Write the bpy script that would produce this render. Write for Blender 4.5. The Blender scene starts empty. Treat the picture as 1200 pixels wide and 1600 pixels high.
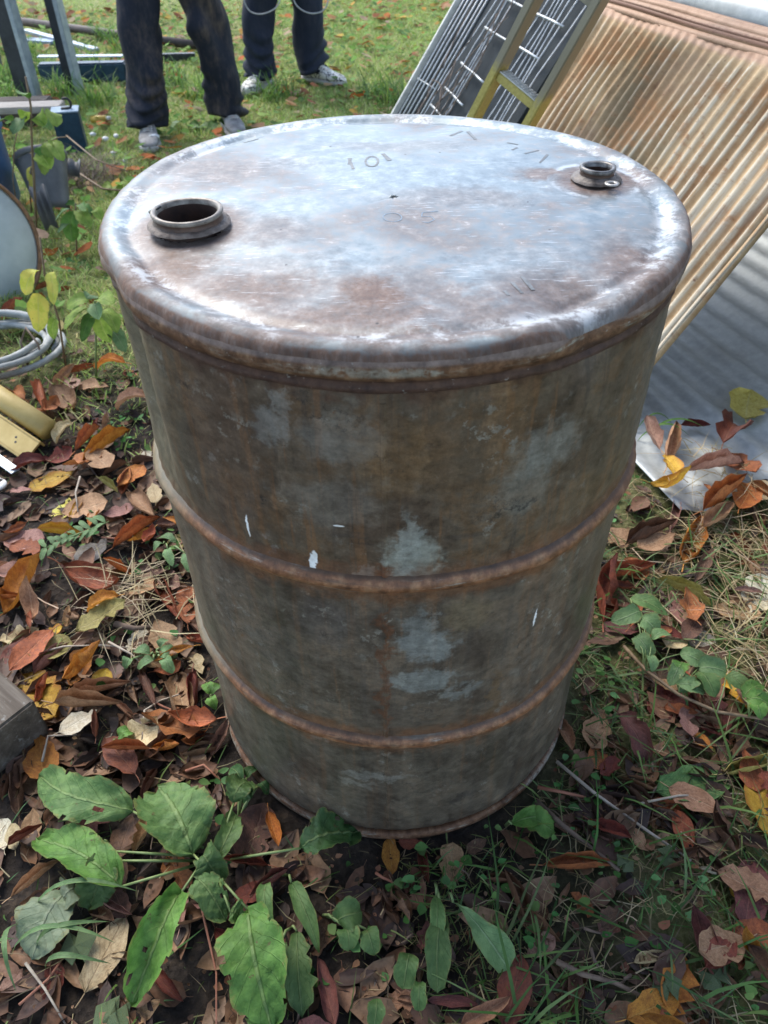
import bpy, bmesh, math, random
import numpy as np
from mathutils import Vector, Matrix, noise as mnoise
R = math.radians
rng = np.random.default_rng(7)
random.seed(7)
S = bpy.context.scene
COL = S.collection

# ------------------------------------------------------------------ camera
F, CY, CZ, TH, RO, CX = 1190., -.7904, 1.091, .7328, -.0133, -.0139
cam_pos = np.array([CX, CY, CZ])
fw = np.array([0, math.cos(TH), -math.sin(TH)])
dn0 = np.array([0, -math.sin(TH), -math.cos(TH)])
rt0 = np.array([1., 0, 0])
rt = math.cos(RO)*rt0 - math.sin(RO)*dn0
dn = math.sin(RO)*rt0 + math.cos(RO)*dn0
cd = bpy.data.cameras.new('camera')
cam = bpy.data.objects.new('camera', cd)
COL.objects.link(cam)
M = Matrix.Identity(4)
for i in range(3):
    M[i][0], M[i][1], M[i][2], M[i][3] = rt[i], -dn[i], -fw[i], cam_pos[i]
cam.matrix_world = M
cd.sensor_fit = 'VERTICAL'
cd.sensor_height = 34.6
cd.lens = 34.6*F/1600
cd.clip_start = .02
cd.clip_end = 500
cd.dof.use_dof = True
cd.dof.focus_distance = .95
cd.dof.aperture_fstop = 9.0
S.camera = cam

# ------------------------------------------------------------------ world, sun, exposure
SUN_EL, SUN_AZ = 50., -34.         # degrees; azimuth clockwise from +y (hazy sun ahead, a little to the left)
W = bpy.data.worlds.new('World')
S.world = W
W.use_nodes = True
nt = W.node_tree
bg = nt.nodes['Background']
sky = nt.nodes.new('ShaderNodeTexSky')
sky.sky_type = 'NISHITA'
sky.sun_disc = False
sky.sun_elevation = R(SUN_EL)
sky.sun_rotation = R(SUN_AZ)
sky.air_density = 1.0
sky.dust_density = 1.0
sky.ozone_density = 1.5
hs = nt.nodes.new('ShaderNodeHueSaturation')
hs.inputs['Saturation'].default_value = .80
nt.links.new(sky.outputs[0], hs.inputs['Color'])
nt.links.new(hs.outputs[0], bg.inputs['Color'])
bg.inputs['Strength'].default_value = .15
sd = bpy.data.lights.new('sun', 'SUN')
sd.energy = 1.3
sd.angle = R(32)
sd.color = (1.0, .93, .82)
sd.specular_factor = .55
sun = bpy.data.objects.new('sun', sd)
COL.objects.link(sun)
a_, e_ = R(SUN_AZ), R(SUN_EL)
sdir = Vector((math.sin(a_)*math.cos(e_), math.cos(a_)*math.cos(e_), math.sin(e_)))
sun.rotation_euler = sdir.to_track_quat('Z', 'Y').to_euler()
sun.location = (3, 6, 8)
S.view_settings.view_transform = 'Standard'
S.view_settings.look = 'None'
S.view_settings.gamma = 1
S.view_settings.exposure = 1.68
S.cycles.max_bounces = 6
S.cycles.use_denoising = True

# ------------------------------------------------------------------ helpers
def ray(x, y):
    return fw + rt*(x-600)/F + dn*(y-800)/F
def ground(x, y, z=0.):
    """The place on the level z that the photograph shows at x, y."""
    r = ray(x, y)
    return cam_pos + r*((z-CZ)/r[2])
def far(x, y, depth):
    return cam_pos + ray(x, y)*depth

def meta(o, label=None, cat=None, group=None, kind=None):
    if label: o['label'] = label
    if cat: o['category'] = cat
    if group: o['group'] = group
    if kind: o['kind'] = kind
    return o
def empty(name, loc=(0, 0, 0), rz=0):
    o = bpy.data.objects.new(name, None)
    COL.objects.link(o)
    o.location = loc
    o.rotation_euler = (0, 0, rz)
    o.empty_display_size = .05
    return o
def link(name, me, mat=None, parent=None, loc=None):
    o = bpy.data.objects.new(name, me)
    COL.objects.link(o)
    if mat is not None and not me.materials:
        me.materials.append(mat)
    if parent is not None: o.parent = parent
    if loc is not None: o.location = loc
    return o

class MB:
    """collects vertices and faces, then links them as one mesh object"""
    def __init__(s): s.v, s.f, s.m = [], [], []
    def add(s, v, f, mi=0):
        n = len(s.v)
        s.v += [tuple(map(float, p)) for p in v]
        s.f += [tuple(i+n for i in q) for q in f]
        s.m += [mi]*len(f)
    def box(s, c, size, mat=None, bev=0., mi=0):
        bm = bmesh.new()
        bmesh.ops.create_cube(bm, size=1)
        for v in bm.verts: v.co = Vector((v.co.x*size[0], v.co.y*size[1], v.co.z*size[2]))
        if bev: bmesh.ops.bevel(bm, geom=bm.edges[:], offset=bev, segments=2, affect='EDGES')
        m = mat or Matrix.Identity(4)
        bm.verts.index_update()
        s.add([m @ v.co + Vector(c) for v in bm.verts], [[v.index for v in f.verts] for f in bm.faces], mi)
        bm.free()
    def tube(s, pts, r, n=8, cap=True, mi=0):
        pts = [Vector(p) for p in pts]
        rs = r if hasattr(r, '__len__') else [r]*len(pts)
        V, Fc = [], []
        prev = None
        for i, p in enumerate(pts):
            t = (pts[min(i+1, len(pts)-1)] - pts[max(i-1, 0)]).normalized()
            a = prev if prev is not None else (Vector((0, 0, 1)) if abs(t.z) < .9 else Vector((1, 0, 0)))
            a = (a - t*a.dot(t)).normalized()
            prev = a
            b = t.cross(a)
            for k in range(n):
                q = 2*math.pi*k/n
                V.append(p + (a*math.cos(q) + b*math.sin(q))*rs[i])
        for i in range(len(pts)-1):
            for k in range(n):
                Fc.append((i*n+k, i*n+(k+1) % n, (i+1)*n+(k+1) % n, (i+1)*n+k))
        if cap:
            Fc.append(tuple(range(n))[::-1])
            Fc.append(tuple((len(pts)-1)*n+k for k in range(n)))
        s.add(V, Fc, mi)
    def lathe(s, prof, n=64, close=False, c=(0, 0, 0), mi=0):
        V, Fc = [], []
        for (r, z) in prof:
            for k in range(n):
                q = 2*math.pi*k/n
                V.append((c[0]+r*math.sin(q), c[1]-r*math.cos(q), c[2]+z))
        m = len(prof)
        for i in range(m if close else m-1):
            j = (i+1) % m
            for k in range(n):
                Fc.append((i*n+k, i*n+(k+1) % n, j*n+(k+1) % n, j*n+k))
        s.add(V, Fc, mi)
    def strip(s, A, B, mi=0):
        """a quad sheet between two rows of points"""
        n = len(A)
        s.add(list(A)+list(B), [(i, i+1, n+i+1, n+i) for i in range(n-1)], mi)
    def build(s, name, mat=None, parent=None, smooth=True, loc=None):
        me = bpy.data.meshes.new(name)
        me.from_pydata(s.v, [], s.f)
        if smooth: me.polygons.foreach_set('use_smooth', [True]*len(me.polygons))
        mats = mat if isinstance(mat, (list, tuple)) else [mat]
        for m in mats: me.materials.append(m)
        if len(mats) > 1: me.polygons.foreach_set('material_index', s.m)
        me.update()
        return link(name, me, None, parent, loc)
def sharp(o, deg=35):
    o.data.set_sharp_from_angle(angle=R(deg))
    return o
def np_mesh(name, V, quads=None, tris=None, col=None, mat=None, smooth=True):
    me = bpy.data.meshes.new(name)
    me.vertices.add(len(V))
    me.vertices.foreach_set('co', np.ascontiguousarray(V, dtype=np.float32).ravel())
    q = np.zeros((0, 4), int) if quads is None else np.asarray(quads)
    t = np.zeros((0, 3), int) if tris is None else np.asarray(tris)
    me.loops.add(q.size+t.size)
    me.loops.foreach_set('vertex_index', np.concatenate([q.ravel(), t.ravel()]).astype(np.int32))
    me.polygons.add(len(q)+len(t))
    st = np.concatenate([np.arange(len(q))*4, q.size+np.arange(len(t))*3]).astype(np.int32)
    me.polygons.foreach_set('loop_start', st)
    me.polygons.foreach_set('use_smooth', [smooth]*(len(q)+len(t)))
    if col is not None:
        at = me.color_attributes.new('Col', 'FLOAT_COLOR', 'POINT')
        c4 = np.ones((len(V), 4), np.float32)
        c4[:, :3] = col
        at.data.foreach_set('color', c4.ravel())
    me.update(calc_edges=True)
    if mat: me.materials.append(mat)
    return me

# ------------------------------------------------------------------ node helper
class N:
    def __init__(s, name):
        s.m = bpy.data.materials.new(name)
        s.m.use_nodes = True
        s.t = s.m.node_tree
        s.b = s.t.nodes['Principled BSDF']
        s.tc = s.t.nodes.new('ShaderNodeTexCoord')
        s.obj = s.tc.outputs['Object']
        s.uv = s.tc.outputs['UV']
    def put(s, sock, v):
        if isinstance(v, bpy.types.NodeSocket): s.t.links.new(v, sock)
        elif hasattr(v, '__len__') and len(v) == 3 and sock.type == 'RGBA': sock.default_value = (*v, 1)
        else: sock.default_value = v
    def math(s, op, a, b=0., c=0., clamp=False):
        n = s.t.nodes.new('ShaderNodeMath'); n.operation = op; n.use_clamp = clamp
        s.put(n.inputs[0], a); s.put(n.inputs[1], b)
        if op in ('MULTIPLY_ADD', 'SMOOTH_MIN'): s.put(n.inputs[2], c)
        return n.outputs[0]
    def mul(s, a, b): return s.math('MULTIPLY', a, b)
    def addm(s, a, b): return s.math('ADD', a, b)
    def sub(s, a, b): return s.math('SUBTRACT', a, b)
    def xyz(s, v):
        n = s.t.nodes.new('ShaderNodeSeparateXYZ'); s.put(n.inputs[0], v); return n.outputs
    def vec(s, x, y, z):
        n = s.t.nodes.new('ShaderNodeCombineXYZ')
        for i, v in enumerate((x, y, z)): s.put(n.inputs[i], v)
        return n.outputs[0]
    def scale(s, v, k):
        n = s.t.nodes.new('ShaderNodeMapping'); s.put(n.inputs[0], v); n.inputs['Scale'].default_value = k if hasattr(k, '__len__') else (k, k, k)
        return n.outputs[0]
    def rot(s, v, e, k=(1, 1, 1)):
        n = s.t.nodes.new('ShaderNodeMapping'); s.put(n.inputs[0], v); n.inputs['Rotation'].default_value = e; n.inputs['Scale'].default_value = k
        return n.outputs[0]
    def noise(s, v, sc=5, det=6, ro=.6, dist=0., out=0):
        n = s.t.nodes.new('ShaderNodeTexNoise'); s.put(n.inputs['Vector'], v)
        n.inputs['Scale'].default_value = sc; n.inputs['Detail'].default_value = det
        n.inputs['Roughness'].default_value = ro; n.inputs['Distortion'].default_value = dist
        return n.outputs[out]
    def voro(s, v, sc=10, feat='F1', out=0):
        n = s.t.nodes.new('ShaderNodeTexVoronoi'); s.put(n.inputs['Vector'], v); n.feature = feat
        n.inputs['Scale'].default_value = sc
        return n.outputs[out]
    def sm(s, v, a, b):
        n = s.t.nodes.new('ShaderNodeMapRange'); n.interpolation_type = 'SMOOTHSTEP'
        s.put(n.inputs[0], v); s.put(n.inputs[1], a); s.put(n.inputs[2], b)
        return n.outputs[0]
    def ramp(s, v, stops):
        n = s.t.nodes.new('ShaderNodeValToRGB'); s.put(n.inputs[0], v)
        e = n.color_ramp.elements
        while len(e) < len(stops): e.new(.5)
        for i, (p, c) in enumerate(stops): e[i].position = p; e[i].color = (*c, 1)
        return n.outputs[0]
    def mix(s, f, a, b, mode='MIX'):
        n = s.t.nodes.new('ShaderNodeMix'); n.data_type = 'RGBA'; n.blend_type = mode
        s.put(n.inputs[0], f); s.put(n.inputs[6], a); s.put(n.inputs[7], b)
        return n.outputs[2]
    def bump(s, h, strength=.3, dist=.002, prev=None):
        n = s.t.nodes.new('ShaderNodeBump'); n.inputs['Strength'].default_value = strength; n.inputs['Distance'].default_value = dist
        s.put(n.inputs['Height'], h)
        if prev is not None: s.put(n.inputs['Normal'], prev)
        return n.outputs[0]
    def attr(s, name):
        n = s.t.nodes.new('ShaderNodeAttribute'); n.attribute_name = name; return n.outputs['Color']
    def rand(s):
        n = s.t.nodes.new('ShaderNodeObjectInfo'); return n.outputs['Random']
    def out(s, col=None, rough=None, metal=None, normal=None, spec=None, trans=None):
        for k, v in (('Base Color', col), ('Roughness', rough), ('Metallic', metal), ('Normal', normal), ('Specular IOR Level', spec)):
            if v is not None: s.put(s.b.inputs[k], v)
        if trans:      # thin leaves let light through
            tr = s.t.nodes.new('ShaderNodeBsdfTranslucent'); s.put(tr.inputs['Color'], col)
            mx = s.t.nodes.new('ShaderNodeMixShader'); mx.inputs[0].default_value = trans
            s.t.links.new(s.b.outputs[0], mx.inputs[1]); s.t.links.new(tr.outputs[0], mx.inputs[2])
            s.t.links.new(mx.outputs[0], s.t.nodes['Material Output'].inputs['Surface'])
        return s.m

def simple(name, c1, c2, sc=20, rough=.6, metal=0., bump=.2, bsc=80, det=5, spec=.4, stretch=None):
    n = N(name)
    v = n.obj if stretch is None else n.scale(n.obj, stretch)
    f = n.noise(v, sc, det, .62)
    col = n.ramp(f, [(.32, c1), (.68, c2)])
    r = n.math('MULTIPLY_ADD', n.noise(v, sc*2, 4), .3, rough-.15)
    return n.out(col, r, metal, n.bump(n.noise(v, bsc, 4), bump, .002), spec)

# ------------------------------------------------------------------ ground
def soil_mat():
    n = N('soil')
    x, y, z = n.xyz(n.obj)
    big = n.noise(n.obj, 3, 4)
    fine = n.noise(n.obj, 55, 8, .7)
    soil = n.ramp(fine, [(.3, (.010, .008, .007)), (.52, (.026, .020, .016)), (.66, (.055, .040, .028)), (.8, (.13, .10, .07))])
    thatch = n.ramp(fine, [(.3, (.10, .12, .035)), (.5, (.20, .22, .07)), (.7, (.34, .32, .15))])
    w = n.math('MULTIPLY_ADD', big, .9, n.addm(y, -.45))
    k = n.sm(w, .7, 1.5)
    kr = n.mul(n.sm(n.addm(x, n.mul(big, .5)), .35, .75), .45)
    k = n.math('MAXIMUM', k, kr)
    col = n.mix(k, soil, thatch)
    h = n.addm(n.mul(fine, .7), n.mul(n.voro(n.obj, 90), .4))
    return n.out(col, .88, 0, n.bump(h, .9, .012), .25)
def axis(lo, hi, step, reach):
    a = list(np.arange(lo, hi+1e-6, step))
    d = step
    while a[-1] < reach: d *= 1.25; a.append(a[-1]+d)
    d = step
    while a[0] > -reach: d *= 1.25; a.insert(0, a[0]-d)
    return np.array(a)
def hgt(x, y):
    x, y = np.asarray(x, float), np.asarray(y, float)
    h = .006*np.sin(x*9+1.3)*np.cos(y*7) + .004*np.sin(x*23+y*17) + .004*np.cos(x*31-y*29+2) + .010*np.sin(x*1.9+.4)*np.sin(y*1.6+1)
    flat = np.clip((np.hypot(x, y)-.28)/.22, 0, 1)
    h = h*flat
    # the ground drops away a little under the sheet and rises far behind
    return h
gx, gy = axis(-2.6, 2.4, .035, 220), axis(-.7, 6.4, .035, 220)
GX, GY = np.meshgrid(gx, gy)
near = np.clip((40-np.hypot(GX, GY))/20, 0, 1)
GZ = hgt(GX, GY)*near - .004
nx, ny = len(gx), len(gy)
idx = np.arange(nx*ny).reshape(ny, nx)
q = np.stack([idx[:-1, :-1], idx[:-1, 1:], idx[1:, 1:], idx[1:, :-1]], -1).reshape(-1, 4)
g = link('ground', np_mesh('ground', np.stack([GX.ravel(), GY.ravel(), GZ.ravel()], 1), q), soil_mat())
meta(g, kind='structure')

# ------------------------------------------------------------------ the drum
H = .816
RB = .2868
HOOPS = (.541, .260)
def s_of(px, py, r=RB):
    """arc position and height on the drum's side that the photograph shows at px, py"""
    d = ray(px, py); o = cam_pos
    a = d[0]**2+d[1]**2; b = o[0]*d[0]+o[1]*d[1]; c = o[0]**2+o[1]**2-r*r
    t = (-b-math.sqrt(max(b*b-a*c, 0)))/a
    p = o+d*t
    return math.atan2(p[0], -p[1])*r, p[2]

def dent(v):
    """knocks and creases of the old drum, pushed into any part of it"""
    x, y, z = v
    r = math.hypot(x, y)
    if r < 1e-6: return v
    a = math.atan2(x, -y)
    dr = dz = 0.
    # knocked rim towards the front right
    k = math.exp(-((a-.58)/.11)**2)
    if z > H-.10:
        kr = max(0, min(1, (r-.20)/.08))*min(1, (z-H+.10)/.07)**2
        dr -= .011*k*kr
        dz -= .008*k*kr*kr
        k2 = math.exp(-((a-.85)/.10)**2) + math.exp(-((a-.36)/.10)**2)
        dr += .003*k2*kr
        dz += .004*k2*kr
    # the lid has settled towards the front
    if z > H-.12 and y < .12: dz -= .013*min(1, (.12-y)/.38)*min(1, (z-H+.12)/.06)
    # long crease down the left side under the rim
    c = -1.08 + .25*(.80-z)
    kz = max(0, 1-abs(z-.70)/.15)
    dr -= .021*kz**1.3*math.exp(-((a-c)/.10)**2)
    dr += .006*kz*math.exp(-((a-c-.2)/.10)**2)
    # general unevenness
    dr += .0012*math.sin(a*5+z*9)*math.sin(z*14+a*2) + .0009*math.sin(a*11+2)*math.sin(z*27)
    if r > .27: dr += .0009*mnoise.noise((x*70, y*70, z*90))+.0006*mnoise.noise((x*190, y*190, z*190))
    kk = (r+dr)/r
    return (x*kk, y*kk, z+dz)

def drum_side_mat():
    n = N('weathered_drum_steel')
    x, y, z = n.xyz(n.obj)
    s = n.mul(n.math('ARCTAN2', x, n.mul(y, -1)), RB)
    p = n.vec(s, z, 0)
    wob = n.noise(p, 38, 8, .72, out=1)
    pd = n.t.nodes.new('ShaderNodeVectorMath'); pd.operation = 'MULTIPLY_ADD'
    n.put(pd.inputs[0], wob); pd.inputs[1].default_value = (.075, .075, 0); n.put(pd.inputs[2], p)
    pw = pd.outputs[0]
    sw, zw, _ = n.xyz(pw)
    sw = n.addm(sw, -.0375); zw = n.addm(zw, -.0375)
    n1 = n.noise(p, 9, 9, .68)
    n2 = n.noise(n.addv(p, 5.3) if hasattr(n, 'addv') else n.scale(p, (1.1, .9, 1)), 26, 8, .7)
    streak = n.noise(n.scale(p, (62, 3.0, 1)), 1, 7, .66)
    smear = n.noise(n.scale(p, (7, 26, 1)), 1, 6, .65)
    grain = n.noise(p, 260, 4, .7)
    col = n.ramp(n1, [(.30, (.045, .033, .025)), (.42, (.078, .056, .039)), (.50, (.098, .076, .054)), (.57, (.112, .072, .042)), (.64, (.098, .080, .060)), (.74, (.165, .145, .112))])
    # vertical rusty runs
    col = n.mix(n.mul(n.sm(streak, .54, .61), .62), col, (.150, .082, .042))
    col = n.mix(n.mul(n.sm(streak, .45, .36), .55), col, (.050, .042, .036))
    # chalky bare patches
    flake = n.sm(n2, .60, .66)
    flake = n.mul(flake, n.sm(n.noise(p, 5, 3), .42, .62))
    col = n.mix(n.mul(flake, .75), col, (.27, .265, .235))
    dark = n.mul(n.sm(smear, .60, .70), .55)
    col = n.mix(dark, col, (.050, .042, .036))
    # greenish tone on the flanks, dull grey lower down
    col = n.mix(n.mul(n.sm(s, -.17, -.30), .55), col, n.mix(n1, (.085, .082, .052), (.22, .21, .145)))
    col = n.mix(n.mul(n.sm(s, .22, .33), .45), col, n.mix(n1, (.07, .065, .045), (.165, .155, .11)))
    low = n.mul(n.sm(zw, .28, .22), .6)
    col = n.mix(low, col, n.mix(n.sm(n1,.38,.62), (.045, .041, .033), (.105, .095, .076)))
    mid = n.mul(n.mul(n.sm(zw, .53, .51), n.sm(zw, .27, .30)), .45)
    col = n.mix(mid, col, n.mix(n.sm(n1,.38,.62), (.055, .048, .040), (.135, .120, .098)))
    def patch(px, py, rs, rz, c, amt, soft=.45):
        nonlocal col
        s0, z0 = s_of(px, py)
        d = n.math('SQRT', n.addm(n.math('POWER', n.mul(n.sub(sw, s0), 1/rs), 2), n.math('POWER', n.mul(n.sub(zw, z0), 1/rz), 2)))
        k = n.sm(d, 1.0+soft*.3, 1.0-soft)
        col = n.mix(n.mul(k, amt*.8), col, tuple(q_*.82 for q_ in c))
    for (px, py, rs, rz, c, amt) in (
        (645, 880, .030, .040, (.34, .36, .31), .80), (640, 860, .012, .050, (.36, .38, .34), .60),
        (570, 905, .018, .012, (.40, .41, .37), .7), (612, 908, .016, .014, (.13, .038, .016), .9),
        (665, 1010, .035, .030, (.28, .30, .28), .80), (660, 1065, .050, .018, (.28, .30, .275), .75),
        (720, 1080, .030, .016, (.25, .27, .25), .55), (655, 975, .020, .020, (.26, .28, .26), .6),
        (540, 690, .045, .030, (.26, .25, .22), .5), (520, 790, .05, .03, (.25, .235, .20), .4),
        (420, 670, .020, .018, (.27, .27, .25), .55), (440, 640, .010, .022, (.27, .27, .25), .5),
        (860, 700, .045, .030, (.25, .255, .225), .55), (820, 760, .03, .05, (.24, .245, .215), .4),
        (640, 720, .05, .045, (.19, .115, .055), .55), (800, 650, .03, .07, (.20, .115, .055), .5),
        (740, 720, .02, .06, (.08, .055, .035), .55), (690, 660, .014, .09, (.08, .055, .038), .5),
        (600, 1050, .006, .16, (.16, .065, .03), .65), (770, 1090, .008, .07, (.17, .10, .045), .5),
        (730, 960, .03, .03, (.19, .145, .08), .45), (590, 1215, .05, .010, (.26, .255, .22), .6),
        (500, 1150, .012, .012, (.27, .27, .24), .5), (560, 1225, .03, .008, (.26, .25, .21), .5),
        (720, 1245, .022, .014, (.035, .032, .030), .8), (505, 975, .035, .04, (.085, .08, .078), .45),
        (430, 1010, .03, .05, (.075, .068, .062), .45), (350, 700, .05, .10, (.105, .068, .046), .55),
        (330, 560, .05, .03, (.10, .065, .045), .5), (900, 800, .04, .06, (.16, .12, .075), .4)):
        patch(px, py, rs, rz, c, amt)
    fl2 = n.noise(p, 58, 9, .78)
    crisp = n.mul(n.sm(fl2, .565, .580), n.sm(n.noise(p, 8, 4, .6), .50, .60))
    col = n.mix(n.mul(crisp, .7), col, (.19, .18, .152))
    rp = n.mul(n.sm(n.noise(n.scale(p, (1, .6, 1)), 62, 9, .78), .60, .64), n.sm(n.noise(p, 6.3, 4, .6), .48, .62))
    col = n.mix(n.mul(rp, .85), col, (.13, .062, .030))
    bk = n.mul(n.sm(n.noise(n.scale(p, (1, 3.2, 1)), 40, 6, .7), .655, .70), n.sm(n.noise(p, 7.1, 3, .6), .45, .60))
    col = n.mix(n.mul(bk, .8), col, (.022, .019, .017))
    # rust gathers next to the hoops, the rim and the foot
    for z0 in HOOPS:
        d = n.math('ABSOLUTE', n.sub(zw, z0))
        col = n.mix(n.mul(n.sm(d, .034, .010), n.math('MULTIPLY_ADD', n2, .8, .25)), col, (.125, .060, .032))
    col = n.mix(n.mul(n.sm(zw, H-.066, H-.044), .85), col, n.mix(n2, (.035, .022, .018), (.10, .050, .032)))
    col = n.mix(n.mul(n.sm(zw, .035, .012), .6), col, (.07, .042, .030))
    # scratches and white drips
    scr = n.voro(n.scale(pw, (5, 70, 1)), 1, 'DISTANCE_TO_EDGE')
    sk = n.mul(n.sm(scr, .024, .008), n.sm(n.noise(p, 9, 2), .56, .62))
    col = n.mix(n.mul(sk, .7), col, (.03, .027, .025))
    for (px, py, rs, rz) in ((487, 885, .0035, .018), (491, 872, .003, .010), (482, 897, .002, .007), (387, 822, .0016, .016), (836, 965, .0018, .016), (528, 823, .006, .0012)):
        s0, z0 = s_of(px, py)
        w2 = n.math('MULTIPLY_ADD', n.noise(p, 120, 2), .006, -.003)
        d = n.math('SQRT', n.addm(n.math('POWER', n.mul(n.addm(n.sub(s, s0), w2), 1/rs), 2), n.math('POWER', n.mul(n.sub(z, z0), 1/rz), 2)))
        col = n.mix(n.sm(d, 1.05, .8), col, (.66, .66, .64))
    mot = n.noise(n.scale(p, (.8, 1, 1)), 70, 10, .80)
    col = n.mix(.62, col, n.ramp(mot, [(.32, (.14, .13, .12)), (.50, (.50, .495, .49)), (.68, (.82, .82, .82))]), 'OVERLAY')
    runs = n.noise(n.scale(pw, (30, 1.6, 1)), 1, 6, .62)
    col = n.mix(.50, col, n.ramp(runs, [(.34, (.22, .21, .21)), (.50, (.50, .49, .48)), (.66, (.76, .72, .67))]), 'OVERLAY')
    col = n.mix(.22, col, n.ramp(grain, [(.3, (.25, .25, .25)), (.7, (.72, .72, .72))]), 'OVERLAY')
    vs = n.noise(n.scale(p, (240, 7, 1)), 1, 3, .6)
    col = n.mix(.10, col, n.ramp(vs, [(.3, (.28, .28, .28)), (.7, (.70, .70, .70))]), 'OVERLAY')
    hv = n.t.nodes.new('ShaderNodeHueSaturation'); n.put(hv.inputs['Value'], 1.16); n.put(hv.inputs['Saturation'], 1.02); n.put(hv.inputs['Color'], col); col = hv.outputs[0]
    rough = n.math('MULTIPLY_ADD', n1, .35, .22)
    h = n.addm(n.addm(n.mul(n2, .5), n.mul(mot, .5)), n.addm(n.mul(grain, .1), n.mul(flake, -.25)))
    return n.out(col, rough, n.mul(flake, .3), n.bump(h, .45, .0020), .30)

big_c = ground(291, 325, H+.010); small_c = ground(935, 257, H+.010)
def lid_mat():
    n = N('worn_lid_steel')
    x, y, z = n.xyz(n.obj)
    p = n.vec(x, y, 0)
    r = n.math('SQRT', n.addm(n.mul(x, x), n.mul(y, y)))
    n1 = n.noise(p, 11, 9, .70)
    n2 = n.noise(p, 55, 8, .72)
    n3 = n.noise(p, 190, 5, .7)
    cloud = n.noise(n.scale(p, (1, 1.3, 1)), 4.5, 4, .55)
    zinc = n.ramp(n2, [(.3, (.125, .155, .165)), (.5, (.21, .25, .265)), (.7, (.35, .40, .415))])
    rustc = n.ramp(n2, [(.3, (.055, .032, .024)), (.5, (.120, .072, .052)), (.7, (.22, .155, .125))])
    def at(px, py, k=1.0):
        q = ground(px, py, H)
        return q[0], q[1]
    wob = n.math('MULTIPLY_ADD', n1, .12, -.06)
    def patch(px, py, rx, ry, amt):
        a, b = at(px, py)
        d = n.math('SQRT', n.addm(n.math('POWER', n.mul(n.addm(n.sub(x, a), wob), 1/rx), 2), n.math('POWER', n.mul(n.addm(n.sub(y, b), wob), 1/ry), 2)))
        return n.mul(n.sm(d, 1.15, .25), amt)
    rust = n.mul(n.sm(n.addm(cloud, n.mul(n.sub(n2, .5), .5)), .47, .66), .62)
    rust = n.math('MAXIMUM', rust, n.mul(n.mul(n.sm(y, -.06, -.22), n.sm(n1, .36, .56)), .7))
    for a in ((570, 440, .065, .05, 1.0), (540, 470, .13, .030, .85), (700, 470, .09, .03, .6), (850, 265, .05, .022, .8), (640, 225, .13, .03, .35),
              (860, 430, .08, .05, .75), (250, 400, .06, .07, .95), (1010, 400, .06, .10, .85), (330, 260, .12, .05, .6), (420, 350, .07, .04, .55), (950, 270, .075, .055, .95), (740, 300, .12, .03, .45),
              (380, 430, .09, .05, .85), (640, 500, .16, .022, .8), (450, 500, .10, .025, .8), (290, 360, .06, .05, .8), (930, 470, .06, .05, .7)):
        rust = n.math('MAXIMUM', rust, patch(*a))
    rim = n.sm(n.addm(r, n.mul(n.sub(n1, .5), .05)), .274, .292)
    rust = n.math('MAXIMUM', rust, n.mul(n.mul(rim, .85), n.math('MULTIPLY_ADD', n.sm(n2, .40, .58), .45, .5)))
    rust = n.math('MAXIMUM', rust, n.mul(n.sm(n.addm(r, n.mul(n.sub(n2, .5), .012)), .2850, .2900), n.math('MULTIPLY_ADD', n.sm(y, .25, -.10), .35, .62)))
    dsm = n.math('SQRT', n.addm(n.math('POWER', n.sub(x, float(small_c[0])), 2), n.math('POWER', n.sub(y, float(small_c[1])), 2)))
    dsm = n.addm(dsm, n.mul(n.sub(n2, .5), .010))
    rust = n.math('MAXIMUM', rust, n.mul(n.sm(dsm, .060, .030), .85))
    dbg = n.math('SQRT', n.addm(n.math('POWER', n.sub(x, float(big_c[0])), 2), n.math('POWER', n.sub(y, float(big_c[1])), 2)))
    rust = n.math('MAXIMUM', rust, n.mul(n.sm(n.addm(dbg, n.mul(n.sub(n1, .5), .05)), .075, .040), .8))
    rust = n.math('MULTIPLY_ADD', n.sub(n3, .5), n.mul(rust, .9), rust, clamp=True)
    col = n.mix(rust, zinc, rustc)
    # pale paint remains and painted sky glare in a broken ring inside the rim
    ring = n.mul(n.sm(n.math('ABSOLUTE', n.sub(r, .269)), .020, .004), n.sm(n.addm(n.addm(n.mul(n2, .6), n.mul(n3, .4)), n.mul(n.sub(n1, .5), .9)), .48, .62))
    flecks = n.mul(n.sm(n2, .62, .66), n.sm(n1, .44, .56))
    pale = n.math('MAXIMUM', n.mul(ring, .65), n.mul(flecks, .38))
    halo = n.mul(n.sm(n.math('ABSOLUTE', n.sub(dsm, .046)), .006, .001), n.sm(n1, .44, .54))
    pale = n.math('MAXIMUM', pale, n.mul(halo, .7))
    pale = n.mul(pale, n.sm(r, .2905, .286))
    col = n.mix(pale, col, (.52, .56, .58))
    # fine scratches in several directions
    sc = None
    for ang, k1 in ((.3, 1), (1.15, 2), (2.2, 3), (2.75, 4)):
        v = n.rot(p, (0, 0, ang), (30, 420, 1))
        f = n.mul(n.sm(n.noise(v, 1, 2, .5), .66, .70), n.sm(n.noise(n.scale(p, (1+.1*k1, 1, 1)), 16, 2), .50, .60))
        sc = f if sc is None else n.math('MAXIMUM', sc, f)
    col = n.mix(n.mul(n.mul(sc, .40), n.sm(r, .285, .272)), col, (.66, .69, .72))
    spots = n.mul(n.sm(n.voro(p, 48), .085, .05), n.sm(n.noise(p, 23, 1), .58, .62))
    col = n.mix(n.mul(spots, .9), col, (.02, .018, .018))
    metal = n.mul(n.sub(1, rust), .50)
    rough = n.addm(n.addm(n.math('MULTIPLY_ADD', n2, .36, .21), n.mul(rust, .08)), n.mul(n.sm(r, .274, .286), .30))
    h = n.addm(n.addm(n.mul(n2, .5), n.mul(n3, .25)), n.mul(pale, .35))
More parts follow.
